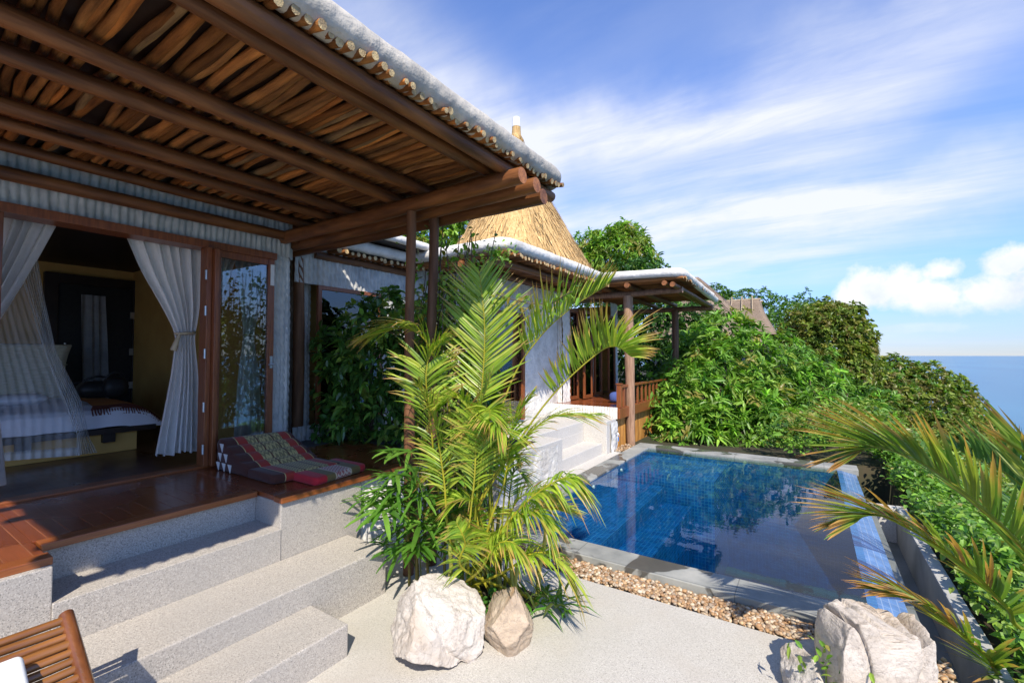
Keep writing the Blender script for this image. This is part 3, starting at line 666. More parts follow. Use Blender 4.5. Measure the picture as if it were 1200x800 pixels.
# ================================================================== CURTAINS
def curtain(mb, rows, x, npl, amp, seed=0, nv=46, nu=150):
    """rows: (z, left y, right y, pleat depth) from the top down"""
    rows = sorted(rows, key=lambda r: -r[0]); zs = np.array([r[0] for r in rows])
    def interp(z, c):
        return np.interp(-z, -zs, [r[c] for r in rows])
    Z = np.linspace(zs[0], zs[-1], nv)
    for _ in range(1): pass
    L = np.array([interp(z, 1) for z in Z]); Rr = np.array([interp(z, 2) for z in Z]); Am = np.array([interp(z, 3) for z in Z])
    k = np.array([1, 2, 3, 2, 1.])/9
    for q in (L, Rr, Am):
        p = np.pad(q, 2, mode='edge'); q[:] = np.convolve(p, k, 'valid')
    V = []
    for j, z in enumerate(Z):
        for i in range(nu):
            s = i/(nu-1); w = s+.03*math.sin(s*9+seed)+.012*math.sin(z*3+s*20)
            ph = w*npl*2*PI+seed
            d = math.sin(ph)+.35*math.sin(2*ph+1+seed)
            dz = .012*math.sin(s*11+seed) if j == nv-1 else 0
            V.append((x+amp*Am[j]*d, L[j]+(Rr[j]-L[j])*s+.012*Am[j]*math.cos(ph), z+dz))
    F = [(j*nu+i, j*nu+i+1, (j+1)*nu+i+1, (j+1)*nu+i) for j in range(nv-1) for i in range(nu-1)]
    mb.arr(V, F)
def px_rows(x, rows):   # rows of (v, left u, right u, depth)
    out = []
    for v, ul, ur, a in rows:
        p = atX(ul, v, x); q = atX(ur, v, x); out.append(((p[2]+q[2])/2, p[1], q[1], a))
    return out
xc = -4.80
t = thing('curtain', (xc, 1.6, D_), 'white curtain tied back with a cord beside the folded wooden door of the bedroom', 'curtain', 'white curtains')
m = MB(); curtain(m, px_rows(xc, [(276, 143, 236, .8), (320, 164, 234, 1), (360, 190, 232, 1), (388, 205, 228, .7), (394, 207, 226, .6), (402, 206, 227, .7), (440, 201, 230, 1), (490, 191, 231, 1.3), (531, 183, 231, 1.6)]), xc, 6, .030, 1.0)
m.build('cloth', MT['cloth_white'], t, True)
p = atX(206, 392, xc); q = atX(227, 389, xc); m = MB()
m.tube([(xc+.05*math.sin(a)+.0, (p[1]+q[1])/2+(.005+(q[1]-p[1])/2)*math.cos(a), (p[2]+q[2])/2+.008*math.cos(a)) for a in np.linspace(0, 2*PI, 20)], .012, 8); 
e = atX(203, 408, xc+.05); m.tube([(xc+.05, p[1]+.01, p[2]), (xc+.06, p[1]-.01, p[2]-.05), (xc+.05, e[1], e[2]-.02)], [.012, .02, .028], 8); m.build('tieback', MT['tan_cloth'], t, True)
t = thing('curtain', (xc, .2, D_), 'white curtain at the left edge of the bedroom doorway, before the mosquito net', 'curtain', 'white curtains')
m = MB(); curtain(m, px_rows(xc, [(250, 4, 70, .8), (300, -12, 44, 1), (345, -30, 17, 1), (385, -48, -8, .8), (400, -50, -12, .6), (440, -50, -8, .8), (500, -52, -2, 1.1), (573, -55, 5, 1.4)]), xc, 5, .028, 2.2)
m.build('cloth', MT['cloth_white'], t, True)
xg = -4.85
t = thing('curtain', (xg, 2.2, D_), 'white curtain hanging tied behind the pane of the closed glass door', 'curtain', 'white curtains')
m = MB(); curtain(m, px_rows(xg, [(300, 272, 309, .8), (350, 281, 304, 1), (388, 285, 297, .7), (395, 285, 296, .6), (440, 278, 302, 1), (515, 272, 304, 1.3)]), xg, 4, .022, .5)
m.build('cloth', MT['cloth_white'], t, True)
p = atX(284, 392, xg); q = atX(297, 392, xg); m = MB(); m.tube([(xg+.045*math.sin(a), (p[1]+q[1])/2+.045*math.cos(a), p[2]) for a in np.linspace(0, 2*PI, 16)], .011, 8); m.build('tieback', MT['tan_cloth'], t, True)
t = thing('curtain', (xg+.02, 1.98, 2.2), 'white curtain corner gathered high on the left behind the glass door pane', 'curtain', 'white curtains')
m = MB(); curtain(m, px_rows(xg+.02, [(295, 249, 277, .8), (320, 248, 268, 1), (352, 246, 256, .8)]), xg+.02, 3, .02, .2); m.build('cloth', MT['cloth_white'], t, True)
xx = XB+.13; t = MB(); curtain(t, px_rows(xx, [(346, 95, 123, .5), (400, 95, 125, 1), (468, 96, 126, 1.2)]), xx, 3, .02, .8); tag(t.build('hanging_cloth', MT['grey_cloth'], None, True), 'grey cloth hanging in the dark back doorway of the bedroom', 'cloth')

# ================================================================== BED
bed = thing('bed', (-7, .9, D_), 'low bed with white sheets on a mustard plinth and a woven headboard', 'bed')
BF = -6.0
m = MB(); m.box(-7.9, BF, -1.4, 1.875, D_, .955); m.build('plinth', MT['mustard'], bed, bevel=.004)
m = MB(); m.box(-7.95, BF+.07, -1.45, 2.02, .956, 1.01); m.build('platform', MT['dark_wood'], bed, bevel=.004)
for y in (.98, 1.58):
    m = MB(); m.box(BF+.001, BF+.062, y, y+.10, .87, .955); m.build('bracket', MT['dark_wood'], bed, bevel=.003)
def sheetf(u, v):
    y = -1.4+u*3.52; t = v
    # cross-section: hem hanging over the front edge, up over the rounded edge and across the top
    s = [(-5.955, 1.02), (-5.965, 1.10), (-5.99, 1.17), (-6.05, 1.205), (-6.3, 1.225), (-6.9, 1.235), (-7.6, 1.235), (-7.85, 1.2), (-7.9, 1.02)]
    k = t*(len(s)-1); i = min(int(k), len(s)-2); f = k-i; x = s[i][0]*(1-f)+s[i+1][0]*f; z = s[i][1]*(1-f)+s[i+1][1]*f
    e = max(0, (y-1.78)/.34); z -= .20*e**2.2 if t > .05 else .10*e; 
    n = mnoise.noise(Vector((x*3, y*4, z*3)))
    return (x+.012*n, y, max(z+.018*n, .985))
m = MB(); m.grid(sheetf, 80, 50); m.build('sheet', MT['sheet'], bed, True)
xh = -7.93; a = atX(-60, 403, xh); b = atX(84, 403, xh); lo = 1.2
def headf(u, v):
    z = lo+(a[2]-lo)*v; y = a[1]+(b[1]-.06*math.sin(v*PI*.9)-a[1])*u; return (xh+.10*v*v, y, z)
m = MB(); m.grid(headf, 12, 14); m.build('headboard', MT['woven'], bed, True, solid=.05)
m = MB(); 
def throwf(u, v):
    s = [(-6.02, 1.19), (-6.10, 1.225), (-6.4, 1.245), (-6.9, 1.25), (-7.5, 1.25)]
    k = v*(len(s)-1); i = min(int(k), len(s)-2); f = k-i; x = s[i][0]*(1-f)+s[i+1][0]*f; z = s[i][1]*(1-f)+s[i+1][1]*f
    y = 1.50+.58*u+.14*v; e = max(0, (y-1.78)/.34); return (x, y, z+.006-.20*e**2.2+.006*mnoise.noise(Vector((x*5, y*6, 1))))
th = thing('bedspread', (-6.6, 1.8, 1.25), 'tan bedspread with a brown fringed border across the foot of the bed', 'blanket')
m = MB(); m.grid(lambda u, v: throwf(u, .28+.72*v), 20, 20); m.build('cloth', MT['tan'], th, True)
m = MB(); m.grid(lambda u, v: throwf(u, .02+.26*v), 20, 10); m.build('border', MT['maroon'], th, True)
m = MB()
for i in range(26):
    u = (i+.5)/26; p = np.array(throwf(u, .02)); m.tube([p+[0, 0, .003], p+[.03, -.004, -.022], p+[.045, random.uniform(-.012, .012), -.055]], .006, 5)
m.build('fringe', MT['maroon'], th, True)
def pillow(mb, c, L, W, Hh, rot=0, tilt=0):
    V, F = ico(4); P = np.sign(V)*np.abs(V)**np.array([.55, .55, .9]); P = P*[L/2, W/2, Hh/2]
    e = (np.abs(P[:, 0])/(L/2))**4+(np.abs(P[:, 1])/(W/2))**4; P[:, 2] *= np.clip(1.15-.55*e, .3, 1)
    P = np.stack([P[:, 0]*math.cos(tilt)-P[:, 2]*math.sin(tilt), P[:, 1], P[:, 0]*math.sin(tilt)+P[:, 2]*math.cos(tilt)], 1)
    P = np.stack([P[:, 0]*math.cos(rot)-P[:, 1]*math.sin(rot), P[:, 0]*math.sin(rot)+P[:, 1]*math.cos(rot), P[:, 2]], 1)
    mb.arr(P+np.array(c), F)
p = atX(22, 472, -6.9); m = MB(); pillow(m, (-6.9, p[1], 1.29), .42, .42, .11); tag(m.build('folded_towel', MT['sheet'], None, True), 'white folded towel lying on the bed in front of the headboard', 'towel')
def bag(name, label, u, v, x, L, W, Hh):
    p = atX(u, v, x); t = thing(name, (x, p[1], 1.25), label, 'bag', 'black camera bags on the bed')
    m = MB(); pillow(m, (x, p[1], 1.25+Hh/2), W, L, Hh); m.build('body', MT['black'], t, True)
    m = MB(); m.tube([(x+.03*math.sin(a), p[1]+L*.36*math.cos(a), 1.25+Hh*.8+Hh*.45*math.sin(a)) for a in np.linspace(0, PI, 12)], .012, 8); m.build('strap', MT['black'], t, True)
bag('camera_bag', 'small black bag on the bed against the dark headboard edge', 94, 470, -7.3, .30, .25, .14)
bag('camera_bag', 'largest black bag on the bed, below the hanging grey cloth', 114, 466, -7.0, .38, .28, .20)
bag('camera_bag', 'black bag with raised strap at the right end of the row on the bed', 134, 464, -6.9, .24, .22, .24)

# mosquito net
net = thing('mosquito_net', (-5.88, .8, D_), 'translucent white mosquito net draped over the bed and gathered at the right', 'mosquito net')
xn = -5.86
def poly(pts, t):
    k = t*(len(pts)-1); i = min(int(k), len(pts)-2); f = k-i; f = f; return np.array(pts[i], float)*(1-f)+np.array(pts[i+1], float)*f
gl = [(14, 290), (33, 350), (52, 412), (74, 470), (90, 510), (90, 533)]; gr = [(42, 290), (52, 350), (66, 412), (96, 470), (104, 510), (114, 530)]
m = MB(); nu, nv = 90, 60; V = []; Cc = []
for j in range(nv):
    t = j/(nv-1); a = poly(gl, t); b = poly(gr, t)
    for i in range(nu):
        s = i/(nu-1); uv = a+(b-a)*s; ph = s*8*2*PI+t*2; x = xn+.018*math.sin(ph)*(1+.5*t)+.02*math.sin(s*5+t*7)
        V.append(atX(uv[0], uv[1], x)); q = .42+.06*math.cos(ph)+.20*mnoise.noise(Vector((s*7, t*2, 0))); Cc.append((q, q, q))
F = [(j*nu+i, j*nu+i+1, (j+1)*nu+i+1, (j+1)*nu+i) for j in range(nv-1) for i in range(nu-1)]
m.arr(V, F, Cc); m.build('gathered_drape', MT['net'], net, True)
m = MB(); V = []; Cc = []; nu, nv = 90, 40
for j in range(nv):
    t = j/(nv-1); b = poly(gl, t)+[4, 0]; lx = -60
    for i in range(nu):
        s = i/(nu-1); u = lx+(b[0]-lx)*s; v = 300+(545-300)*t-(12*s if t > .5 else 0)*(t-.5)*2
        ph = s*13*2*PI; x = xn-.03+.014*math.sin(ph+t)+.02*math.sin(s*4+t*3); V.append(atX(u, v, x))
        q = .17+.06*max(0, math.sin(ph*.37+3*t+2*math.sin(s*6)))+(.35 if t > .965 else 0); Cc.append((q, q, q))
F = [(j*nu+i, j*nu+i+1, (j+1)*nu+i+1, (j+1)*nu+i) for j in range(nv-1) for i in range(nu-1)]
m.arr(V, F, Cc); m.build('front_panel', MT['net'], net, True)

# ================================================================== FOLDING MAT
def fabric(name, stripes, base, axis=1, y0=0, y1=1, zig=None):
    m, nt = newmat(name); N = NT(nt)
    t = nt.nodes.new('ShaderNodeTexCoord'); sp = nt.nodes.new('ShaderNodeSeparateXYZ'); N.l(t.outputs['Object'], sp.inputs[0])
    f = N.math('DIVIDE', N.math('SUBTRACT', sp.outputs[axis], y0), y1-y0)
    r = nt.nodes.new('ShaderNodeValToRGB'); r.color_ramp.interpolation = 'CONSTANT'; e = r.color_ramp.elements
    while len(e) < len(stripes): e.new(.5)
    for i, (p, c) in enumerate(stripes): e[i].position = p; e[i].color = (*c, 1)
    N.l(f, r.inputs['Fac']); col = r.outputs['Color']
    if zig:   # woven zigzag figures inside the pale bands
        w = nt.nodes.new('ShaderNodeTexWave'); w.wave_type = 'BANDS'; w.bands_direction = 'X'; w.wave_profile = 'TRI'; w.inputs['Scale'].default_value = 9; w.inputs['Distortion'].default_value = 0
        cb = nt.nodes.new('ShaderNodeCombineXYZ')
        zz = N.math('PINGPONG', sp.outputs[axis], .018); o = 0 if axis == 1 else 1
        N.l(N.math('ADD', sp.outputs[o], N.math('ADD', N.math('MULTIPLY', zz, 1.2), sp.outputs[2])), cb.inputs[0]); N.l(cb.outputs[0], w.inputs['Vector'])
        inb = N.math('MULTIPLY', N.math('GREATER_THAN', f, zig[0]), N.math('LESS_THAN', f, zig[1]))
        col = N.mix(N.math('MULTIPLY', N.math('MULTIPLY', N.ramp(w.outputs['Fac'], [(.42, 0.0), (.58, 1.0)]), inb), .75), col, zig[2])
    N.out(col, .85, N.bump(N.noise(N.coords(), 220, 3), .25, .003), .25, sheen=.15); return m
mt_org = np.array([-3.8, 2.15, D_])
mat_ = thing('folding_mat', mt_org, 'brown and red woven folding mat with a triangular back cushion on the deck', 'mat')
brown = (.075, .024, .016); red = (.34, .035, .022); gold = (.46, .37, .15); dkred = (.10, .012, .012); cream = (.56, .46, .30); bright = (.48, .02, .03); olive = (.17, .12, .04)
st = [(0, brown), (.16, brown), (.17, gold), (.18, red), (.31, gold), (.44, dkred), (.46, gold), (.66, dkred), (.68, gold), (.80, red), (.92, gold), (.93, brown)]
W0, W1 = 1.915, 2.49
MT['mat_a'] = fabric('brown_gold_mat_cloth', st, brown, 1, W0-mt_org[1], W1-mt_org[1], (.31, .80, (.12, .10, .05)))
st2 = [(0, bright), (.20, olive), (.36, cream), (.38, (.38, .12, .11)), (.66, cream), (.68, olive), (.86, bright)]
def bulge_poly(mb, prof, y0, y1, skew=0, n=14, round_=.02):
    P = np.array(prof, float); V = []; k = len(P)
    ys = np.concatenate([[0, .012, .04], np.linspace(.09, .91, n), [.96, .988, 1]])
    c = P.mean(0)
    for t in ys:
        e = min(t, 1-t); sc = 1-(.22 if e == 0 else .05 if e < .02 else .0)
        for p in P: q = c+(p-c)*sc; V.append((q[0]+skew*t, y0+(y1-y0)*t, q[1]))
    F = [tuple(range(k))[::-1], tuple(range(len(V)-k, len(V)))]
    for j in range(len(ys)-1):
        for i in range(k): F.append((j*k+i, j*k+(i+1) % k, (j+1)*k+(i+1) % k, (j+1)*k+i))
    mb.arr(V, F)
def capsule(x0, x1, z0, z1, n=5):
    """rounded bar section, counter-clockwise"""
    r = min((z1-z0)/2, (x1-x0)/2)*.9; pts = []
    for cx, cz, a in ((x1-r, z0+r, -PI/2), (x1-r, z1-r, 0), (x0+r, z1-r, PI/2), (x0+r, z0+r, PI)):
        for i in range(n): q = a+PI/2*i/(n-1); pts.append((cx+r*math.cos(q), cz+r*math.sin(q)))
    return pts
# the wedge: a slope of four stuffed ribs over a triangular core
Xb = -4.36; m = MB(); A = np.array([Xb+.56, D_+.06]); B = np.array([Xb+.05, D_+.27]); dd = (B-A); Ln = np.linalg.norm(dd); dd = dd/Ln; nn = np.array([-dd[1], dd[0]]); nn = nn if nn[1] > 0 else -nn
prof = []
for i in range(4):
    for f in np.linspace(0, 1, 8)[:-1]: prof.append(A+dd*Ln*(i+f)/4+nn*.014*math.sin(f*PI)**.6)
prof.append(B)
for i in range(3):
    for f in np.linspace(0, 1, 6)[1:]: prof.append(np.array([B[0]-.02-.018*math.sin(f*PI), B[1]-.02-(B[1]-.02-D_-.004)*(i+f)/3]))
prof.append(np.array([Xb+.55, D_+.004]))
area = sum(prof[i][0]*prof[(i+1) % len(prof)][1]-prof[(i+1) % len(prof)][0]*prof[i][1] for i in range(len(prof)))
if area < 0: prof = prof[::-1]
bulge_poly(m, [tuple(p) for p in prof], W0, W1, .10); m.build('wedge_cushion', MT['mat_a'], mat_, True)
m = MB(); bulge_poly(m, capsule(-3.88, -3.44, D_+.004, D_+.075), W0+.01, W1, .06); m.build('mat_panel', MT['mat_a'], mat_, True)
MT['mat_b'] = fabric('red_mat_cloth', st2, bright, 0, -3.52-mt_org[0], -3.12-mt_org[0], (.38, .66, (.60, .56, .47)))
MT['mat_b'] = fabric('red_mat_cloth', st2, bright, 1, 2.08-mt_org[1], 2.60-mt_org[1], (.38, .66, (.60, .56, .47)))
m = MB(); bulge_poly(m, capsule(-3.56, -3.13, D_+.003, D_+.065), 2.08, 2.60, -.07); m.build('mat_panel', MT['mat_b'], mat_, True)['label'] = 'bright red mat panel with a pink zigzag band'
for row, n in enumerate((3, 2, 1)):
    for i in range(n):
        m = MB(); cx = Xb+.07+i*.10+.03*row; cz = D_+.02+row*.08
        m.prism([(cx-.032, cz+.055), (cx+.032, cz+.055), (cx+.012, cz-.015)], 1, W0-.006, W0-.002); m.build('end_patch', MT['white_paint'], mat_)

# ================================================================== LOUNGER
lo_ = thing('sun_lounger', (-1.9, .25, 0), 'varnished bamboo slatted sun lounger with raised back, at the foot of the steps', 'sun lounger')
top = np.array([-2.54, 0, .700]); inc = R(33); dv = np.array([math.cos(inc), 0, -math.sin(inc)]); nv_ = np.array([math.sin(inc), 0, math.cos(inc)])
LY0, LY1 = -.12, .575; BL = .78
for y in (LY0, LY1):
    m = MB(); P = [top+[0, y, 0]+dv*t for t in np.linspace(0, BL, 10)]; m.tube(P, .024, 14, squash=(1.0, 1.25)); m.build('back_rail', MT['lounger_rail'], lo_, True)
m = MB()
for i in range(21):
    c = top+dv*(.026+i*.0365)+nv_*.004
    pole(m, c+[0, LY0+.01, 0], c+[0, LY1-.012, 0], .0165, 300+i, .004, 10, tint=(random.uniform(.75, 1.25),)*3, seg=10)
m.build('back_slats', MT['lounger_wood'], lo_, True)
seat = top+dv*BL
for y in (LY0, LY1):
    m = MB(); m.tube([(seat[0]-.15, y, seat[2]-.02), (seat[0]+1.3, y, seat[2]-.03)], .026, 12); m.build('seat_rail', MT['lounger_rail'], lo_, True)
    for x in (seat[0]-.05, seat[0]+1.22):
        m = MB(); m.tube([(x, y, 0), (x, y, seat[2])], .024, 12); m.build('leg', MT['lounger_rail'], lo_, True)
m = MB()
for i in range(27): m.tube([(seat[0]+.03+i*.047, LY0, seat[2]-.012), (seat[0]+.03+i*.047, LY1, seat[2]-.012)], .0165, 8, (random.uniform(.75, 1.25),)*3)
m.build('seat_slats', MT['lounger_wood'], lo_, True)
m = MB(); c = top+dv*.50+nv_*.060+np.array([0, .13, 0]); m.obox(c, dv*.345, np.array([0, .295, 0]), nv_*.040); co = m.build('lounger_cushion', MT['cushion'], None, True, bevel=.022); co.modifiers['bevel'].segments = 5; tag(co, 'plain white cushion lying on the slats of the sun lounger', 'cushion')

# ================================================================== ROCKS
def rock(name, label, c, size, seed, mat, facets=9, rough=.10, grooves=(), rot=0, boxy=.72, keep=(), zcut=None):
    rs = np.random.default_rng(seed); V, F = ico(6)
    P = np.sign(V)*np.abs(V)**boxy; P /= np.linalg.norm(P, axis=1).max()*.8
    for i in range(facets):     # planar breaks
        n = rs.normal(size=3); n /= np.linalg.norm(n); h = rs.uniform(.58, .86)
        d = P@n; P = P-np.clip(d-h, 0, None)[:, None]*n*.92
    for n, h in keep:
        n = np.array(n, float); n /= np.linalg.norm(n); d = P@n; P = P-np.clip(d-h, 0, None)[:, None]*n*.95
    for (p, n, w, dep) in grooves:
        n = np.array(n, float); n /= np.linalg.norm(n); d = (P-np.array(p))@n+.06*np.sin(P[:, 2]*5+seed)
        nn = P/np.linalg.norm(P, axis=1, keepdims=True); P = P-nn*(dep*np.exp(-(d/w)**2))[:, None]
    out = P.copy()
    for i in range(len(P)):
        q = Vector(P[i])*1.0; nrm = P[i]/np.linalg.norm(P[i])
        a = mnoise.fractal(q*1.5+Vector((seed, 0, 0)), 1.0, 2.1, 5)*rough*1.3
        b = abs(mnoise.noise(q*3.6+Vector((0, seed, 0))))*rough*.7
        e = mnoise.fractal(q*8+Vector((0, 0, seed)), .6, 2.2, 5)*rough*.30
        out[i] = P[i]+nrm*(a-b+e)
    out = out*np.array(size)/2; cr, sr = math.cos(rot), math.sin(rot)
    out = np.stack([out[:, 0]*cr-out[:, 1]*sr, out[:, 0]*sr+out[:, 1]*cr, out[:, 2]], 1)+np.array(c)
    m = MB(); m.arr(out, F); o = m.build(name, mat, None, True); return tag(o, label, 'rock', 'boulders round the patio')
rock('boulder', 'whitish rounded boulder on the patio in front of the palm clump', atZ(508, 729, .17), (.55, .46, .43), 3, MT['rock_pale'], 5, .07, [((0.40, -.5, -.3), (.9, .1, .45), .05, .10)], rot=.62, boxy=.82, keep=[((.3, -.6, .75), .66), ((-.9, -.3, .35), .64)])
rock('boulder', 'smaller angular rust stained rock beside the whitish boulder', atZ(595, 724, .16), (.46, .40, .44), 12, MT['rock_rust'], 5, .055, keep=[((-.62, -.45, .64), .36), ((.75, .45, .40), .55), ((.5, -.78, .30), .50), ((-.2, -.9, -.4), .62), ((.9, -.2, -.3), .62)], boxy=.8)
rock('boulder', 'large buff boulder with upright cracks standing at the pool corner', (.268, 2.86, .13), (.55, .42, .84), 21, MT['rock_buff'], 2, .05,
     [((-.52, 0, 0), (1, .12, .20), .028, .16), ((-.26, 0, .6), (1, .1, .30), .025, .07), ((.50, 0, .85), (1, -.1, -.2), .06, .14), ((.18, 0, .95), (1, 0, .1), .04, .05), ((-.6, -.4, .05), (.2, 0, 1), .025, .05)], rot=.45, boxy=.42, keep=[((0, -1, .12), .60), ((.1, 0, 1), .80), ((1, -.2, .1), .72)])
rock('boulder', 'low pale rock at the foot of the large cracked boulder', atD(962, 806, 2.36), (.52, .38, .34), 33, MT['rock_pale'], 8, .06, rot=.8)

# ================================================================== SECOND VILLA
v2 = thing('villa', (-5, 7, 0), 'second villa beyond the palm with white roof edges and a tall golden thatch cone', 'building')
def stick_row(mb, x0, x1, y0, y1, z, r, along='x', step=1.7, seed=0, endcol=(2.2, 3.8, 6.5)):
    rs = random.Random(seed); q = y0 if along == 'x' else x0; end = y1 if along == 'x' else x1; i = 0
    while q < end:
        rr = r*rs.uniform(.75, 1.2); i += 1; t = rs.uniform(.5, 1.2)
        a, b = ((x0, q, z), (x1+rs.uniform(-.02, .03), q, z-.01)) if along == 'x' else ((q, y0, z), (q, y1, z))
        mb.tube(wob_line(a, b, 8, .015, seed+i), rr, 7, (t, t, t), capcol=endcol); q += rr*step*1.9
# link roofs between the villas
m = MB(); m.box(-9, -4.86, 3.42, 4.95, 3.075, 3.19); m.box(-9, -4.62, 3.44, 4.9, 3.245, 3.325)  # upper slab edge shaped further out to keep sun off the link wall
lr = m.build('link_roof', MT['dark_wood'], v2)
m = MB(); roll(m, [(-8, 3.40, 3.16), (-4.92, 3.40, 3.15), (-4.86, 3.5, 3.15), (-4.86, 4.85, 3.16)], .075, 14, 4); roll(m, [(-8, 3.44, 3.30), (-4.70, 3.44, 3.30), (-4.60, 3.52, 3.30), (-4.59, 4.9, 3.30)], .055, 14, 6); m.build('eave', MT['mortar_white'], lr, True)
m = MB(); stick_row(m, -7, -4.80, 3.45, 4.9, 3.04, .03, seed=900); m.build('stick_ceiling', MT['stick'], lr, True)
for i, (x, z) in enumerate([(-4.98, 2.96), (-5.4, 2.96), (-5.3, 3.24)]):
    m = MB(); pole(m, (x, 3.25, z), (x, 4.9, z), .05, 700+i, .01, tint=(.8,)*3); m.build('roof_pole', MT['pole'], lr, True)
# link wall with window
m = MB(); rope_panel(m, (-5.0, 3.0, 2.60), (0, 1, 0), (0, 0, 1), (1, 0, 0), 2.5, .46, .06, .025, .12, .3, dv=.02, seed=8); m.build('rope_wall', MT['rope'], v2, True)
m = MB(); rope_panel(m, (-5.0, 4.30, .2), (0, 1, 0), (0, 0, 1), (1, 0, 0), 1.25, 2.4, .06, .025, .12, .3, dv=.02, seed=9); m.build('rope_wall', MT['rope'], v2, True)
m = MB(); rope_panel(m, (-5.0, 3.0, .2), (0, 1, 0), (0, 0, 1), (1, 0, 0), 1.3, .72, .06, .025, .12, .3, dv=.02, seed=10); m.build('rope_wall', MT['rope'], v2, True)
m = MB(); m.box(-8, -5.62, 2.9, 5.5, 0, 3.05); m.box(-5.7, -5.02, 2.78, 2.86, 0, 3.05); m.build('wall', MT['mustard'], v2)
lw = glazed('window', v2, 3.30, 4.28, .92, 2.60, -4.97, .05)
t = MB(); curtain(t, [(2.55, 3.66, 4.22, .8), (2.0, 3.75, 4.22, 1), (1.0, 3.8, 4.24, 1.2)], -5.12, 5, .022, .3); tag(t.build('curtain', MT['cloth_white'], None, True), 'white curtain inside the window behind the dark leafed shrub', 'curtain', 'white curtains')
# main block: wall facing the camera and wall facing the pool
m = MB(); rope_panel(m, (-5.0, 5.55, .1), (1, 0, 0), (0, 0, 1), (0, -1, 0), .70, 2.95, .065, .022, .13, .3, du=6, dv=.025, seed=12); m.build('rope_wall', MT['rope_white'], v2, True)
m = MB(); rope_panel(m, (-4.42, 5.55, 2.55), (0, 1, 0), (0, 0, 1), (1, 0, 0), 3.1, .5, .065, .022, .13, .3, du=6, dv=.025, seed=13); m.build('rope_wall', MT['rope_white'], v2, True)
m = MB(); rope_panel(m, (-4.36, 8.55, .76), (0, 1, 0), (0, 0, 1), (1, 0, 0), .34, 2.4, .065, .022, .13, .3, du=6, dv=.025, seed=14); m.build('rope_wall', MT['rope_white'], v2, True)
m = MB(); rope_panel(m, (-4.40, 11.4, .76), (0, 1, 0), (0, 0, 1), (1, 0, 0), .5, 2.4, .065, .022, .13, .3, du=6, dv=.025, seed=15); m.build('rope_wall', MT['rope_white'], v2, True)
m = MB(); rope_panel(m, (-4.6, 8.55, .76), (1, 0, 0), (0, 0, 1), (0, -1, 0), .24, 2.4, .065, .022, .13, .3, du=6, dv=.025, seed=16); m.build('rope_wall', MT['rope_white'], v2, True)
m = MB(); m.box(-8, -4.44, 5.58, 8.5, 0, 3.1); m.build('wall', MT['plaster'], v2, bevel=.02)
m = MB(); m.box(-8.0, -7.9, 8.5, 12, 0, 3.1); m.box(-7.9, -4.5, 11.95, 12.05, 0, 3.1); m.build('wall', MT['mustard'], v2)
m = MB(); m.box(-4.38, -4.30, 5.62, 5.70, .6, 2.5); m.box(-4.38, -4.30, 6.9, 6.98, .6, 2.5); m.box(-4.38, -4.302, 5.70, 6.9, 2.42, 2.5); fr = m.build('side_door', MT['frame_wood'], v2, bevel=.004)
m = MB(); m.box(-4.36, -4.34, 5.70, 6.9, .6, 2.42); m.build('glass_pane', MT['glass'], fr)
m = MB(); m.box(-4.44, -4.437, 5.7, 6.9, .6, 2.42); m.build('door_panel', MT['dark_wood'], fr)
# terrace
m = MB(); m.box(-7.9, -3.04, 8.21, 12.3, .70, .757); dk = m.build('terrace_floor', MT['deck'], v2, bevel=.003)
m = MB(); rope_panel(m, (-4.45, 8.195, .56), (1, 0, 0), (0, 0, 1), (0, -1, 0), 1.42, .215, .055, .02, .3, .15, seed=17); m.build('terrace_edge', MT['rope_white'], v2, True)
m = MB(); m.box(-3.06, -2.99, 8.22, 12.3, .56, .75); m.build('terrace_beam', MT['frame_wood'], v2, bevel=.006)
for y in (8.92, 9.42, 10.3, 10.9):
    glazed('folding_door', v2, y, y+.46, .775, 2.75, -4.36+(.12 if y in (9.42, 10.9) else 0), .06)
for i, y in enumerate((9.1, 10.62)):
    t = MB(); curtain(t, [(2.7, y, y+.42, .7), (1.6, y+.1, y+.3, .6), (.82, y+.04, y+.4, 1.2)], -4.62, 4, .03, .4); tag(t.build('curtain', MT['cloth_white'], None, True), ['white curtain behind the nearer folding door of the far terrace', 'white curtain behind the farther folding door of the far terrace'][i], 'curtain', 'white curtains')
rl = MB(); rl.box(-3.09, -3.00, 8.30, 8.39, .757, 1.19); rl.box(-3.085, -3.005, 8.392, 12.2, 1.13, 1.175); rl.box(-3.10, -2.99, 8.285, 8.405, 1.19, 1.215)
rail = rl.build('railing', MT['frame_wood'], v2, bevel=.005)
for i in range(13):
    y = 8.55+i*.28; m = MB(); m.box(-3.06, -3.03, y, y+.085, .757, 1.13); m.build('baluster', MT['frame_wood'], rail, bevel=.004)
m = MB(); V, F = ico(3); m.arr(np.sign(V)*np.abs(V)**.7*[.10, .16, .11]+[-3.45, 9.2, .87], F); tag(m.build('floor_cushion', MT['blue_cloth'], None, True), 'blue cushion lying on the red terrace floor behind the railing post', 'cushion')
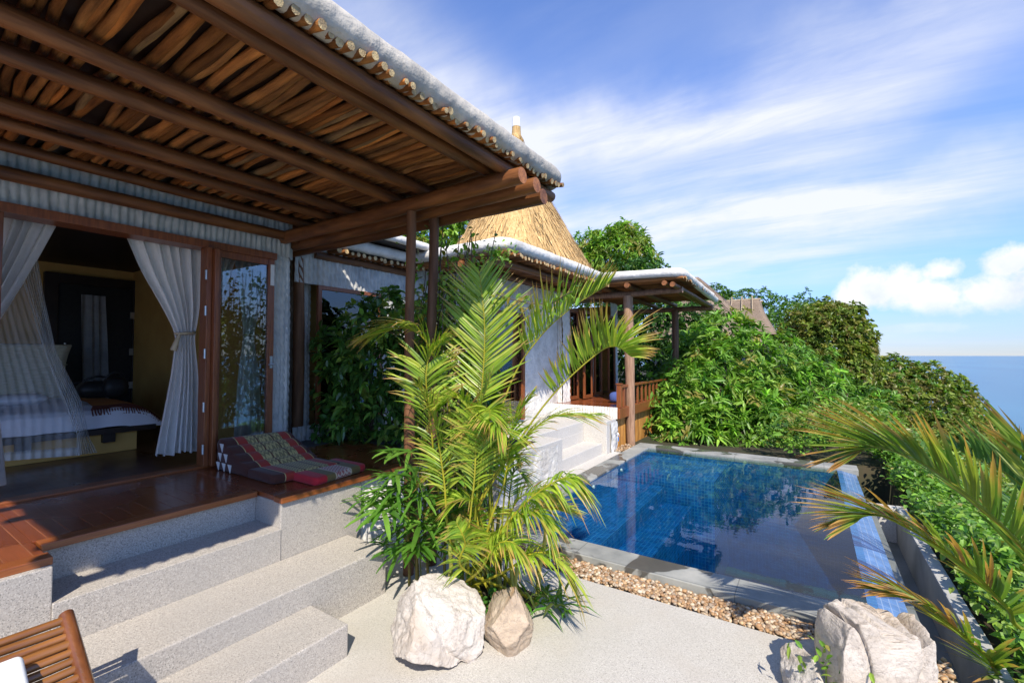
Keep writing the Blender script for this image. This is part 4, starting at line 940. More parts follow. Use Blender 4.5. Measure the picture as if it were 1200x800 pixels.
# white masonry stair and plinths
st2 = thing('stone_stair', (-3.3, 6.6, 0), 'pale stone stair with two block wings climbing from the pool to the far terrace', 'steps')
m = MB(); m.box(-4.4, -3.02, 4.3, 5.93, -.1, .548); m.box(-4.42, -3.49, 5.93, 7.70, -.1, .545); m.build('wing', MT['granite_pale'], st2, bevel=.012)
m = MB(); m.box(-4.42, -3.05, 7.70, 8.18, -.1, .575); m.build('wing', MT['granite_pale'], st2, bevel=.012)
m = MB(); m.box(-3.49, -3.13, 5.931, 7.699, -.1, .185); m.build('step', MT['granite_pale'], st2, bevel=.008)
m = MB(); m.box(-3.70, -3.488, 5.932, 7.698, -.1, .365); m.build('step', MT['granite_pale'], st2, bevel=.008)
def lumpface(mb, x, y0, y1, z0, z1, d=.018, seed=0):
    mb.grid(lambda u, v: (x+d*mnoise.fractal(Vector((y0+u*(y1-y0), z0+v*(z1-z0), seed))*5, 1, 2.1, 4), y0+u*(y1-y0), z0+v*(z1-z0)), 50, 24)
for q in ((-3.005, 4.3, 5.75, -.05, .49), (-3.03, 7.86, 8.19, -.05, .53)):
    m = MB(); lumpface(m, *q, seed=q[1]); m.build('plaster_face', MT['plaster'], st2, True)
tap = thing('garden_tap', (-3.0, 8.0, .3), 'small steel garden tap with a blue tag on the white block by the pool', 'tap')
m = MB(); m.tube([(-3.03, 8.03, .33), (-2.96, 8.03, .33), (-2.94, 8.03, .28)], .011, 8); m.tube([(-2.97, 7.99, .365), (-2.97, 8.07, .365)], .008, 8); m.tube([(-2.97, 8.03, .33), (-2.97, 8.03, .365)], .008, 8); m.build('spout', MT['metal'], tap, True)
m = MB(); m.box(-2.955, -2.947, 7.995, 8.03, .19, .265); m.build('tag', MT['blue_plastic'], tap)
# roof over the main block
m = MB(); m.box(-8.5, -3.33, 4.88, 8.35, 3.13, 3.26); r2 = m.build('roof', MT['mortar_white'], v2, bevel=.03)
m = MB(); roll(m, [(-5.05, 4.82, 3.19), (-3.36, 4.82, 3.20), (-3.27, 4.90, 3.20), (-3.28, 8.42, 3.22)], .088, 16, 8); m.build('eave', MT['mortar_white'], r2, True)
m = MB(); stick_row(m, -5.2, -3.22, 4.86, 8.3, 3.085, .03, seed=1200); m.build('stick_ceiling', MT['stick'], r2, True)
for i, (x, z) in enumerate([(-3.46, 3.0), (-4.0, 3.0)]):
    m = MB(); pole(m, (x, 4.80, z), (x, 8.4, z), .048, 720+i, .012, tint=(.9,)*3); m.build('roof_pole', MT['pole'], r2, True)
# terrace roof
m = MB(); m.prism([(-6.4, 3.26), (-1.96, 3.19), (-1.96, 3.28), (-6.4, 3.34)], 1, 8.42, 12.1); r3 = m.build('roof', MT['mortar_white'], v2, bevel=.02)
m = MB(); roll(m, [(-3.6, 8.38, 3.29), (-2.0, 8.38, 3.235), (-1.91, 8.46, 3.23), (-1.93, 12.1, 3.10)], .078, 16, 9); m.build('eave', MT['mortar_white'], r3, True)
m = MB(); stick_row(m, -4.5, -1.87, 8.42, 12.0, 3.15, .03, seed=1500); m.build('stick_ceiling', MT['stick'], r3, True)
for i, (x, z) in enumerate([(-3.4, 3.07), (-2.9, 3.07), (-2.2, 3.05), (-2.05, 3.02)]):
    m = MB(); pole(m, (x, 8.36, z), (x, 12.1, z-.06), .05, 740+i, .012, tint=(.9,)*3); m.build('roof_pole', MT['pole'], r3, True)
for i, (y, z) in enumerate([(8.82, 2.97), (11.95, 2.90)]):
    m = MB(); pole(m, (-4.4, y, z), (-1.98, y, z), .062, 750+i, .014, tint=(1.15, 1.15, 1.2)); m.build('beam', MT['post'], v2, True)
m = MB(); pole(m, (-2.985, 8.82, -.1), (-3.02, 8.82, 2.93), .092, 21, .02, tint=(1.75, 1.8, 1.9), seg=16); m.build('post', MT['post'], v2, True)
m = MB(); pole(m, (-2.86, 11.9, -.8), (-2.86, 11.9, 2.88), .09, 22, .02, tint=(.75, .7, .7)); m.build('post', MT['post'], v2, True)
# thatch cone
def thatch_cone(name, parent, c, z0, z1, prof, mat, straws, sw=.02, sl=.35, org=None):
    """prof(t) gives the radius from the foot (t=0) to the tip (t=1)"""
    m = MB(); nu, nv = 120, 60; V = []; Cc = []
    for j in range(nv):
        t = j/(nv-1)
        for i in range(nu):
            a = 2*PI*i/nu; r = prof(t)*(1+.035*mnoise.noise(Vector((math.cos(a)*4, math.sin(a)*4, t*3)))+.012*mnoise.noise(Vector((math.cos(a)*14, math.sin(a)*14, t*6))))
            V.append((c[0]+r*math.cos(a), c[1]+r*math.sin(a), z0+(z1-z0)*t)); k = 1+.25*mnoise.noise(Vector((math.cos(a)*2.5, math.sin(a)*2.5, t*2))); Cc.append((k, k, k))
    F = [(j*nu+i, j*nu+(i+1) % nu, (j+1)*nu+(i+1) % nu, (j+1)*nu+i) for j in range(nv-1) for i in range(nu)]
    m.arr(V, F, Cc)
    SV = []; SF = []; SC = []
    for q in range(straws):
        t = RNG.uniform(.0, .97); a = RNG.uniform(0, 2*PI); t2 = min(1, t+sl/(z1-z0)*RNG.uniform(.5, 1)); da = RNG.uniform(-.06, .06)
        lift = RNG.uniform(.01, .07); k = RNG.uniform(.6, 1.45)
        r1 = prof(t)+lift; r2_ = prof(t2)+.005; w = sw*RNG.uniform(.4, 1)
        p1 = np.array([c[0]+r1*math.cos(a), c[1]+r1*math.sin(a), z0+(z1-z0)*t-.02]); p2 = np.array([c[0]+r2_*math.cos(a+da), c[1]+r2_*math.sin(a+da), z0+(z1-z0)*t2])
        tg = np.array([-math.sin(a), math.cos(a), 0])*w; n = len(SV)
        SV += [p1-tg*.4, p1+tg*.4, p2+tg, p2-tg]; SF.append((n, n+1, n+2, n+3)); SC += [(k, k, k)]*4
    m.arr(SV, SF, SC)
    return m.build(name, mat, parent, True)
tk = np.array([0, .06, .15, .28, .45, .65, .85, 1]); tr = np.array([2.32, 2.0, 1.72, 1.42, 1.05, .62, .24, .09])
tc_ = thatch_cone('thatch_roof', v2, (-5.82, 9.05), 3.22, 7.05, lambda t: float(np.interp(t, tk, tr)), MT['thatch'], 5200)
m = MB(); m.tube([(-5.82, 9.05, 6.9), (-5.82, 9.05, 7.21)], [.12, .10], 12, (1, 1, 1)); fin = m.build('finial', MT['thatch'], tc_, True)
m = MB(); m.tube([(-5.82, 9.05, 7.21), (-5.82, 9.05, 7.43)], [.105, .10], 14); m.build('finial_cap', MT['white_paint'], fin, bevel=.01)
# bamboo screen under the terrace
bf = MB()
y = 8.45
while y < 11.5:
    r = random.uniform(.028, .036); t = random.uniform(.75, 1.25); bf.tube([(-3.12, y, -.9), (-3.12, y, .2), (-3.12, y, .555)], r, 8, (t, t, t)); y += r*1.95
tag(bf.build('bamboo_screen', MT['bamboo'], None, True), 'amber bamboo screen closing the space below the far terrace', 'fence')

# far huts on the hillside
def far_hut(c, sx, sy, tx, ty, z0, z1, label):
    t = thing('thatched_hut', (c[0], c[1], z0-2.6), label, 'hut'); m = MB(); n = 10; V = []; Cc = []; NS = 14
    for j in range(n):
        f = j/(n-1); g = (1-f)**1.35; hx = tx+(sx-tx)*g; hy = ty+(sy-ty)*g; z = z0+(z1-z0)*f
        loop = [(-1+2*i/NS, -1) for i in range(NS)]+[(1, -1+2*i/NS) for i in range(NS)]+[(1-2*i/NS, 1) for i in range(NS)]+[(-1, 1-2*i/NS) for i in range(NS)]
        for (a, b) in loop:
            w = 1+.04*mnoise.noise(Vector((a*4+c[0], b*4, f*4))); V.append((c[0]+a*hx*w, c[1]+b*hy*w, z+.05*mnoise.noise(Vector((a*6, b*6, f))))); Cc.append((1, 1, 1))
    L = NS*4; F = [(j*L+i, j*L+(i+1) % L, (j+1)*L+(i+1) % L, (j+1)*L+i) for j in range(n-1) for i in range(L)]; F.append(tuple(range((n-1)*L, n*L)))
    m.arr(V, F, Cc); rf = m.build('thatch_roof', MT['thatch_old'], t, True)
    m = MB()
    for q in (-1, 1): m.tube([(c[0]-tx*1.1, c[1]+q*ty*.9, z1+.05), (c[0]+tx*1.1, c[1]+q*ty*.9, z1+.05)], .06, 8)
    for q in (-.6, 0, .6):
        m.tube([(c[0]+q*tx, c[1]-ty*1.02, z1+.25), (c[0]+q*tx*1.05, c[1]-ty*1.4, z1-.75)], .035, 6); m.tube([(c[0]+q*tx, c[1]+ty*.6, z1), (c[0]+q*tx, c[1]-ty*1.02, z1+.28)], .035, 6)
    m.build('ridge_pole', MT['stick_end'], rf, True)
    m = MB(); m.box(c[0]-sx*.75, c[0]+sx*.75, c[1]-sy*.75, c[1]+sy*.75, z0-2.6, z0+.2); m.build('wall', MT['dark_wood'], t, bevel=.02)
p = atD(869, 352, 30); far_hut((p[0], p[1]+1), 2.0, 1.9, 1.0, .8, p[2]-2.3, p[2], 'farther hut on the hillside with a flat topped brown thatch and pale ridge poles')
p = atD(815, 325, 22); t = thing('thatched_hut', (p[0], p[1], p[2]-6.5), 'nearer hut roof of weathered brown thatch sloping down behind the terrace roof corner', 'hut')
thatch_cone('thatch_roof', t, (p[0], p[1]), p[2]-3.2, p[2], lambda s: .12+2.95*(1-s)**.92, MT['thatch_old'], 1200, .03, .5)
m = MB(); m.tube([(p[0], p[1], p[2]-6.5), (p[0], p[1], p[2]-3.0)], 2.1, 24); m.build('wall', MT['dark_wood'], t)

# ================================================================== FOLIAGE
def unit(a): return a/(np.linalg.norm(a, axis=-1, keepdims=True)+1e-9)
def leaves(mb, P, Dr, L, W, C, droop=.25, fold=.18, hi=True, rng=RNG):
    """many leaves at once: base P, direction Dr, length L, width W, colour C"""
    n = len(P); Dr = unit(Dr); up = np.array([0, 0, 1.0])+rng.normal(0, .45, (n, 3))
    S_ = unit(np.cross(Dr, up)); N_ = unit(np.cross(S_, Dr)); L = np.broadcast_to(np.asarray(L, float), (n,))[:, None]; W = np.broadcast_to(np.asarray(W, float), (n,))[:, None]
    dz = np.array([0, 0, -1.0])
    if hi:
        a1 = P+Dr*L*.33+dz*L*droop*.08; a2 = P+Dr*L*.70+dz*L*droop*.42; tip = P+Dr*L+dz*L*droop
        V = np.stack([P, a1, a2, tip, a1+S_*W*.48+N_*W*fold, a2+S_*W*.40+N_*W*fold, a1-S_*W*.48+N_*W*fold, a2-S_*W*.40+N_*W*fold], 1)
        T = [(0, 4, 1), (0, 1, 6), (1, 4, 5, 2), (1, 2, 7, 6), (2, 5, 3), (2, 3, 7)]; k = 8
    else:
        a1 = P+Dr*L*.45+dz*L*droop*.2; tip = P+Dr*L+dz*L*droop
        V = np.stack([P, a1+S_*W*.5+N_*W*fold, tip, a1-S_*W*.5+N_*W*fold], 1); T = [(0, 1, 2), (0, 2, 3)]; k = 4
    Cc = np.repeat(np.asarray(C, float), k, 0)
    b = (np.arange(n)*k)
    F = []
    for t in T: F.append((b[:, None]+np.array(t)).tolist())
    F = [tuple(f) for g in F for f in g]
    mb.arr(V.reshape(-1, 3), F, Cc)
def pick(n, pal, var=.16, rng=RNG):
    pal = np.array(pal); c = pal[rng.integers(0, len(pal), n)]*(1+rng.normal(0, var, (n, 1))); return np.clip(c, .004, .9)
def crown(mb, blobs, nc, per, L, W, pal, spread=.9, inner=.35, droop=.35, hi=True, lump=.28, upb=.25, newpal=None, newf=.12, seed=1, cvar=.22):
    rng = np.random.default_rng(seed)
    vol = np.array([(b[3]*b[4]+b[4]*b[5]+b[3]*b[5]) for b in blobs]); vol /= vol.sum(); tot = []
    for b, f in zip(blobs, vol):
        n = int(nc*f); d = unit(rng.normal(size=(n, 3))); c = np.array(b[:3]); r = np.array(b[3:6])
        lm = np.array([1+lump*mnoise.noise(Vector(q*2.1)+Vector((seed, b[0], b[1])))+lump*.5*mnoise.noise(Vector(q*5)+Vector((b[2], seed, 0))) for q in d])
        rad = np.where(rng.uniform(size=n) < inner, rng.uniform(.55, .9, n), rng.uniform(.88, 1.06, n))*lm
        P = c+d*r*rad[:, None]; out = unit(d/r)
        keep = np.ones(n, bool)
        for o in blobs:
            if o is b: continue
            q = (P-np.array(o[:3]))/np.array(o[3:6]); keep &= (q**2).sum(1) > .45
        tot.append((P[keep], out[keep]))
    P = np.concatenate([t[0] for t in tot]); O = np.concatenate([t[1] for t in tot]); n = len(P)
    ax = unit(O+np.array([0, 0, upb])+rng.normal(0, .35, (n, 3)))
    cc = pick(n, pal, cvar, rng)
    if newpal is not None:
        w = rng.uniform(size=n) < newf; cc[w] = pick(int(w.sum()), newpal, .12, rng)
    P2 = np.repeat(P, per, 0); A2 = np.repeat(ax, per, 0); C2 = np.repeat(cc, per, 0)*(1+rng.normal(0, .12, (n*per, 1)))
    rnd = unit(rng.normal(size=(n*per, 3))); tang = unit(rnd-A2*(rnd*A2).sum(1, keepdims=True))
    Dd = unit(A2*rng.uniform(.15, .75, (n*per, 1))+tang*spread)
    leaves(mb, P2+rng.normal(0, L*.12, P2.shape), Dd, L*rng.uniform(.65, 1.15, n*per), W*rng.uniform(.75, 1.15, n*per), np.clip(C2, .004, .9), droop, .16, hi, rng)
    return P
def limbs(mb, base, r0, targets, seed):
    rs = random.Random(seed); base = np.array(base, float)
    fork = base+np.array([0, 0, max(.25, .35*(np.mean([t[2] for t in targets])-base[2]))])
    mb.tube(wob_line(base-[0, 0, .4], fork, 6, .08, seed), np.linspace(r0, r0*.75, 6), 9, (1, 1, 1))
    for i, t in enumerate(targets):
        mb.tube(wob_line(fork-[0, 0, .05], t, 9, .22, seed+i+1), np.linspace(r0*.6, r0*.12, 9), 7, (1, 1, 1))
def tree(name, label, cat, blobs, base, r0, nc, per, L, W, pal, mat='leaf', group=None, nl=5, **kw):
    t = thing(name, base, label, cat, group); m = MB(); P = crown(m, blobs, nc, per, L, W, pal, seed=kw.pop('seed', 1), **kw); m.build('crown', MT[mat], t)
    m = MB(); rs = np.random.default_rng(3); tg = [np.array(b[:3])+rs.normal(0, .25, 3)*np.array(b[3:6]) for b in blobs for _ in range(max(1, nl//len(blobs)))]
    tg += [np.array(b[:3])*.3+P[rs.integers(0, len(P))]*.7 for b in blobs for _ in range(2)]
    limbs(m, base, r0, tg, int(abs(base[0]*31+base[1]*7))); m.build('trunk', MT['bark'], t, True); return t
G1 = [(.15, .31, .03), (.19, .36, .04), (.11, .24, .028), (.23, .38, .05)]
G1new = [(.27, .37, .06), (.33, .30, .08), (.23, .36, .05)]
G2 = [(.17, .24, .034), (.13, .20, .03), (.21, .27, .04), (.25, .25, .05)]
G3 = [(.10, .22, .028), (.135, .265, .036), (.075, .17, .025)]
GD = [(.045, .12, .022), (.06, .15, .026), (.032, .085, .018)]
def blob(u, v, D, r, sx=1, sy=1, sz=1): p = atD(u, v, D); return (p[0], p[1], p[2], r*sx, r*sy, r*sz)
def ground(x, y): return (x, y, terr(x, y))
# big bright bush-trees right behind the pool
b = [blob(830, 455, 11.6, 1.2), blob(800, 475, 10.8, .9), blob(870, 435, 12.2, 1.1), blob(842, 398, 12.6, .8), blob(875, 490, 10.6, .85), blob(815, 505, 10.0, .65), blob(860, 520, 9.9, .5), blob(785, 515, 9.9, .42)]
tree('mango_tree', 'bright green bushy tree with drooping leaf tufts at the far left pool corner', 'tree', b, ground(-1.4, 12.3), .10, 1450, 13, .26, .064, G1+G3[:2], newpal=G1new, newf=.16, seed=2, lump=.6, droop=.22, upb=.5, inner=.3, cvar=.32)
b = [blob(925, 465, 12.6, 1.1), blob(950, 495, 11.4, .85), blob(905, 510, 10.4, .65), blob(975, 475, 13.2, .8), blob(930, 440, 13.4, .8), blob(940, 525, 10.2, .5), blob(975, 520, 10.4, .5), blob(1000, 490, 13, .9), blob(1010, 520, 12, .7)]
tree('mango_tree', 'green bushy tree with darker drooping leaves behind the middle of the pool edge', 'tree', b, ground(.2, 13.6), .10, 1350, 13, .27, .058, G3+G1[:2], newpal=G1new, newf=.06, seed=3, lump=.6, droop=.26, upb=.45, inner=.3, cvar=.32)
# round olive crown
b = [blob(965, 398, 20, 1.65), blob(975, 432, 19.5, 1.55), blob(948, 425, 20, 1.2)]
tree('round_tree', 'dense round crowned olive green tree standing above the bushes behind the pool', 'tree', b, ground(.5, 24), .16, 5200, 9, .21, .105, G2, newpal=[(.19, .16, .05), (.22, .20, .06)], newf=.15, hi=False, seed=4, lump=.22, droop=.2)
b = [blob(1045, 452, 22, 1.35), blob(1078, 465, 22, 1.6), blob(1102, 485, 22, 1.5), blob(1075, 490, 21.5, 1.9), blob(1030, 470, 21, 1.4), blob(1105, 508, 21.5, 1.6), blob(1030, 505, 20, 1.4)]
tree('spreading_tree', 'broad dark olive tree spreading on the slope against the sea', 'tree', b, (4.2, 28.6, terr(4.2, 28.6)), .20, 7000, 9, .22, .11, G2+G3[:1], newpal=[(.17, .15, .05)], newf=.12, hi=False, seed=5, lump=.25, droop=.2)
b = [blob(1132, 520, 21, 1.3), blob(1148, 535, 21, 1.1), blob(1110, 530, 20, 1.5), blob(1168, 562, 20, 1.0), blob(1060, 535, 19, 1.3)]
tree('slope_shrub', 'low olive shrub at the seaward end of the slope, below the spreading tree', 'shrub', b, (6.6, 26.5, terr(6.6, 26.5)), .10, 4200, 9, .20, .10, G2, hi=False, seed=6, droop=.2)
b = [blob(922, 378, 34, 1.5), blob(938, 366, 34, 1.3), blob(905, 385, 33, 1.1), blob(955, 378, 35, 1.4)]
tree('hillside_tree', 'green tree with a ragged top between the brown hut roofs and the round olive tree', 'tree', b, (-1.6, 31, terr(-1.6, 31)), .16, 1500, 8, .26, .10, G3, hi=False, seed=7, lump=.45)
b = [blob(868, 352, 40, 1.4, 2.0, 1, .7), blob(838, 350, 40, 1.2)]
tree('hillside_tree', 'small green tree top showing over the flat topped brown hut', 'tree', b, (-6.5, 39, -1), .16, 700, 8, .28, .11, G3, hi=False, seed=8, lump=.45)
b = [blob(720, 300, 18, 1.0), blob(735, 288, 18, .75), blob(700, 305, 18, .7), blob(690, 288, 18.3, .5), blob(752, 305, 18, .6), blob(728, 275, 18.2, .45)]
tree('mango_tree', 'light green tree rising behind the thatch cone and the terrace roof', 'tree', b, (-7.1, 18.6, 0), .14, 1100, 9, .30, .075, G1+G2[:1], newpal=G1new, newf=.25, seed=9, lump=.5)
b = [blob(505, 285, 15, 1.1), blob(540, 275, 15.5, .9), blob(470, 290, 15, 1.0)]
tree('hillside_tree', 'light green tree seen between the veranda posts above the white roof edge', 'tree', b, (-10.2, 11.4, 0), .14, 1300, 9, .24, .07, G1, newpal=G1new, newf=.3, seed=10, lump=.4)
b = [blob(780, 385, 14.5, 1.15), blob(800, 420, 13.8, 1.0), blob(770, 430, 14.2, 1.1), blob(765, 470, 13.6, 1.0), blob(812, 375, 14.5, .9)]
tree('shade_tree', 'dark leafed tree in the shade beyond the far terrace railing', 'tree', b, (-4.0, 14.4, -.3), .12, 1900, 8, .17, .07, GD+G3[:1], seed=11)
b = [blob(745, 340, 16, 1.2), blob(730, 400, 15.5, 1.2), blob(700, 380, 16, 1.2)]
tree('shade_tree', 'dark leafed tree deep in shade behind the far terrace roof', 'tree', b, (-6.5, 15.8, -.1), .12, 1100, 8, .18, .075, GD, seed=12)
# undergrowth on the slope between the trees: nobody could count it
def carpet(name, n, xr, yr, hf, L, W, pal, newpal, newf, per, cond, mat='leaf', seed=0):
    rng = np.random.default_rng(seed); m = MB(); P = []
    while len(P) < n:
        x = rng.uniform(*xr); y = rng.uniform(*yr)
        if not cond(x, y): continue
        h = hf(x, y); P.append((x, y, terr(x, y)+h*rng.uniform(.55, 1.05)))
    P = np.array(P); c = pick(n, pal, .2, rng); w = rng.uniform(size=n) < newf; c[w] = pick(int(w.sum()), newpal, .1, rng)
    ax = unit(np.array([.15, -.3, 1.0])+rng.normal(0, .45, (n, 3))); P2 = np.repeat(P, per, 0); A = np.repeat(ax, per, 0); C = np.repeat(c, per, 0)*(1+rng.normal(0, .12, (n*per, 1)))
    rd = unit(rng.normal(size=(n*per, 3))); tg = unit(rd-A*(rd*A).sum(1, keepdims=True))
    leaves(m, P2+rng.normal(0, L*.5, P2.shape), unit(A*rng.uniform(.1, .7, (n*per, 1))+tg), L*rng.uniform(.6, 1.2, n*per), W*rng.uniform(.7, 1.2, n*per), np.clip(C, .004, .9), .25, .15, True, rng)
    return tag(m.build(name, MT[mat]), kind='stuff')
bump_h = lambda x, y: .42+.30*mnoise.noise(Vector((x*1.1, y*1.1, 4)))+.15*mnoise.noise(Vector((x*3, y*3, 1)))
carpet('ground_cover', 12500, (-2.75, 6.0), (2.6, 12.0), bump_h, .085, .042, G1+G3, G1new, .12, 6, lambda x, y: x < 1.2+.55*(y-1.5) and (x > .93 or (y > 9.0+.25*math.sin(x*5) and y < 9.9 and x > -.9 and RNG.uniform() < .4)), seed=21)
carpet('undergrowth', 5200, (-.6, 16), (9.3, 32), lambda x, y: .75+.6*mnoise.noise(Vector((x*.6, y*.6, 9))), .17, .07, G3+G2, G1new, .08, 7, lambda x, y: x > -3+.02*y and x < 1.5+.52*y, seed=22)

# --- big dark shrub between the villas
b = [(-4.40, 3.70, 1.60, .46, .42, .55), (-4.25, 3.75, 1.05, .46, .40, .45), (-4.0, 4.0, 1.45, .50, .42, .55), (-3.65, 4.0, 1.15, .45, .42, .58), (-4.45, 3.55, 2.05, .34, .28, .34), (-3.5, 3.85, .90, .40, .32, .35), (-3.95, 3.8, .85, .50, .35, .32), (-3.6, 4.1, 1.75, .42, .35, .42), (-4.1, 3.9, 2.0, .40, .35, .35), (-4.68, 3.50, 1.25, .32, .30, .45), (-4.62, 3.42, .92, .30, .28, .30), (-4.72, 3.45, 1.80, .26, .28, .32), (-4.2, 3.75, 2.25, .36, .30, .28), (-3.75, 3.95, 2.05, .36, .32, .34), (-3.35, 4.05, 1.55, .36, .32, .50)]
t = thing('broad_leaf_shrub', (-4.5, 3.9, .3), 'dark glossy broad leaved shrub in front of the window between the two villas', 'shrub')
m = MB(); crown(m, b, 1750, 6, .14, .062, [(.07, .17, .03), (.09, .21, .032), (.05, .125, .022)], newpal=[(.18, .34, .05), (.27, .38, .06)], newf=.28, seed=13, inner=.4, droop=.3); m.build('foliage', MT['leaf_dark'], t)
m = MB(); limbs(m, (-4.60, 3.62, .2), .05, [(-4.72, 3.8, 1.7), (-4.4, 3.85, 1.6), (-4.3, 4.0, 1.3), (-3.9, 4.1, 1.2), (-4.5, 3.7, 2.0)], 77); m.tube(wob_line((-4.58, 3.60, .5), (-4.80, 3.66, 1.5), 8, .06, 5), np.linspace(.045, .025, 8), 9); m.build('trunk', MT['bark'], t, True)
m = MB(); m.box(-4.95, -3.2, 3.47, 5.5, -.1, .55); tag(m.build('planting_bed', MT['soil']), kind='structure')
b = [(-3.4, 4.2, .85, .30, .40, .35), (-3.1, 3.9, .75, .30, .35, .4), (-2.95, 3.55, .55, .25, .25, .35)]
t = thing('leafy_shrub', (-3.2, 3.9, 0), 'small leaved green shrub behind the veranda post and the palm', 'shrub')
m = MB(); crown(m, b, 420, 6, .07, .036, G3+G1[:1], newpal=G1new, newf=.2, seed=14); m.build('foliage', MT['leaf'], t); m = MB(); limbs(m, (-3.2, 3.9, .1), .02, [(-3.4, 4.2, .9), (-3.1, 3.9, .8), (-2.95, 3.55, .6)], 12); m.build('trunk', MT['bark'], t, True)
# climbing vine round the veranda posts
t = thing('climbing_vine', (-2.75, 2.95, 0), 'small leaved climbing vine hanging round the twin veranda posts', 'vine')
m = MB(); rng = np.random.default_rng(31); stems = []
for i in range(36):
    a = rng.uniform(0, 6.28); x0, y0 = -2.74+.24*math.cos(a)*rng.uniform(.2, 1), 3.08+.24*math.sin(a); h0 = rng.uniform(.0, 1.0); h1 = rng.uniform(1.9, 2.95)
    st = wob_line((x0, y0, h0), (x0+rng.uniform(-.28, .22), y0+rng.uniform(0, .3), h1), 24, .10, 500+i); stems.append(st); m.tube(st, .0045, 5, (.5, .45, .35))
for i in range(3):
    st = wob_line((-2.75, 2.95, 2.2+.1*i), (-3.5+.5*i*2.1, 3.1, 2.0+.12*i), 18, .2, 560+i); stems.append(st); m.tube(st, .004, 5, (.5, .45, .35))
m.build('stem', MT['bark'], t, True)
Q = np.concatenate([s[rng.integers(0, len(s), 85)]+rng.normal(0, .05, (85, 3)) for s in stems]); Q = Q[Q[:, 2] > .9]
m = MB(); leaves(m, Q, rng.normal(size=Q.shape)+[0, -.2, -.3], .06*rng.uniform(.6, 1.3, len(Q)), .040, pick(len(Q), G1+G1new+[(.25, .2, .04)], .2, rng), .2, .1, True, rng); m.build('foliage', MT['leaf'], t)
# vine tuft on the roof corner of the second villa
t = MB(); q = np.array([-3.30, 4.72, 3.02])+RNG.normal(0, [.13, .05, .08], (90, 3)); leaves(t, q, RNG.normal(size=q.shape), .06, .036, pick(90, G1+G1new), .2)
t.tube([(-3.30, 4.72, 3.16), (-3.32, 4.71, 3.05), (-3.29, 4.72, 2.95)], .004, 5, (.12, .12, .05)); tag(t.build('vine_tuft', MT['leaf']), 'little tuft of green vine leaves hanging from the white roof corner', 'vine')

# ------------------------------------------------------------------ palms
def catmull(P, n):
    P = np.array(P, float); Q = np.concatenate([[2*P[0]-P[1]], P, [2*P[-1]-P[-2]]]); out = []
    K = len(P)-1
    for i in range(n):
        t = i/(n-1)*K; k = min(int(t), K-1); f = t-k; a, b, c, d = Q[k:k+4]
        out.append(.5*((2*b)+(c-a)*f+(2*a-5*b+4*c-d)*f*f+(3*b-3*c+d-a)*f**3))
    return np.array(out)
TIP = np.array((.42, .22, .085))
def frond(pts, parent, L=.40, W=.022, start=.30, n=44, vee=.5, fwd=.55, droop=.35, pal=None, tipb=.35, rcol=(.9, .95, .5), seed=0, rr=.009, side=None, dead=0.0, tl=.6):
    """one feather leaf: rachis through pts, leaflets in two rows along it, one mesh"""
    rng = np.random.default_rng(seed); C = catmull(pts, 40); pal = pal or [(.24, .36, .032), (.31, .42, .04), (.18, .30, .03), (.37, .42, .05)]
    m = MB(); m.tube(C, np.linspace(rr, rr*.25, 40), 6, np.array((.33, .32, .06))*np.array(rcol))
    T = unit(np.gradient(C, axis=0)); up = np.array([0, 0, 1.0])
    ts = np.linspace(start, .995, n); V = []; F = []; Cc = []
    for i, t in enumerate(ts):
        f = (t-start)/(1-start); k = min(int(t*39), 38); fr = t*39-k; p = C[k]*(1-fr)+C[k+1]*fr; d = T[k]
        s = np.cross(d, up); s = s/np.linalg.norm(s) if np.linalg.norm(s) > .15 else RT
        if side is not None: s = unit(s*.35+np.array(side)*.65); s = unit(s-d*(s@d))
        nrm = np.cross(s, d)
        if nrm[2] < 0 and side is None: nrm = -nrm
        ln = L*(.45+.75*math.sin(PI*min(1, (.12+f*.80)))**.9)*(1-.45*f**3)
        for sg in (-1, 1):
            if rng.uniform() < .04: continue
            l = ln*rng.uniform(.82, 1.1); q = fwd*(1+.9*f)+rng.normal(0, .10)
            dr = unit(s*sg+nrm*(vee+rng.normal(0, .12))+d*q); dro = droop*rng.uniform(.6, 1.5)
            wv = unit(np.cross(dr, nrm+rng.normal(0, .3, 3))); w = W*rng.uniform(.75, 1.15)
            col = np.array(pal[rng.integers(0, len(pal))])*(1+rng.normal(0, .14)); tb = rng.uniform() < tipb+.3*f
            if rng.uniform() < dead: col = TIP*rng.uniform(.7, 1.4)
            n0 = len(V); K = 5
            for j, (a, ww) in enumerate(((0, .35), (.25, 1), (.5, .95), (.78, .6), (1, .04))):
                c = p+dr*l*a-up*l*dro*a*a+d*l*.12*a*a
                V += [c-wv*w*ww*.5, c+nrm*w*ww*(-.12), c+wv*w*ww*.5]
                cc = col*(1+.1*a); 
                k_ = min(1, max(0, (a-tl)/(1.02-tl)*1.5))
                if tb: cc = cc*(1-k_)+TIP*1.25*k_
                Cc += [cc]*3
            for j in range(K-1):
                b = n0+j*3; F += [(b, b+3, b+4, b+1), (b+1, b+4, b+5, b+2)]
    m.arr(V, F, np.clip(np.array(Cc), .004, .95)); return m.build('frond', MT['frond'], parent)
palm = thing('areca_palm', (-1.85, 2.62, 0), 'tall yellow green areca palm clump on the patio behind the pale boulders', 'palm')
def pp(*q): return [atD(u, v, D) for u, v, D in q]
rootp = lambda k: np.array([-1.95+.28*math.sin(k*2.4), 2.68+.16*math.cos(k*3.1), .02])
def near(q, k): return [rootp(k)]+pp(*q)
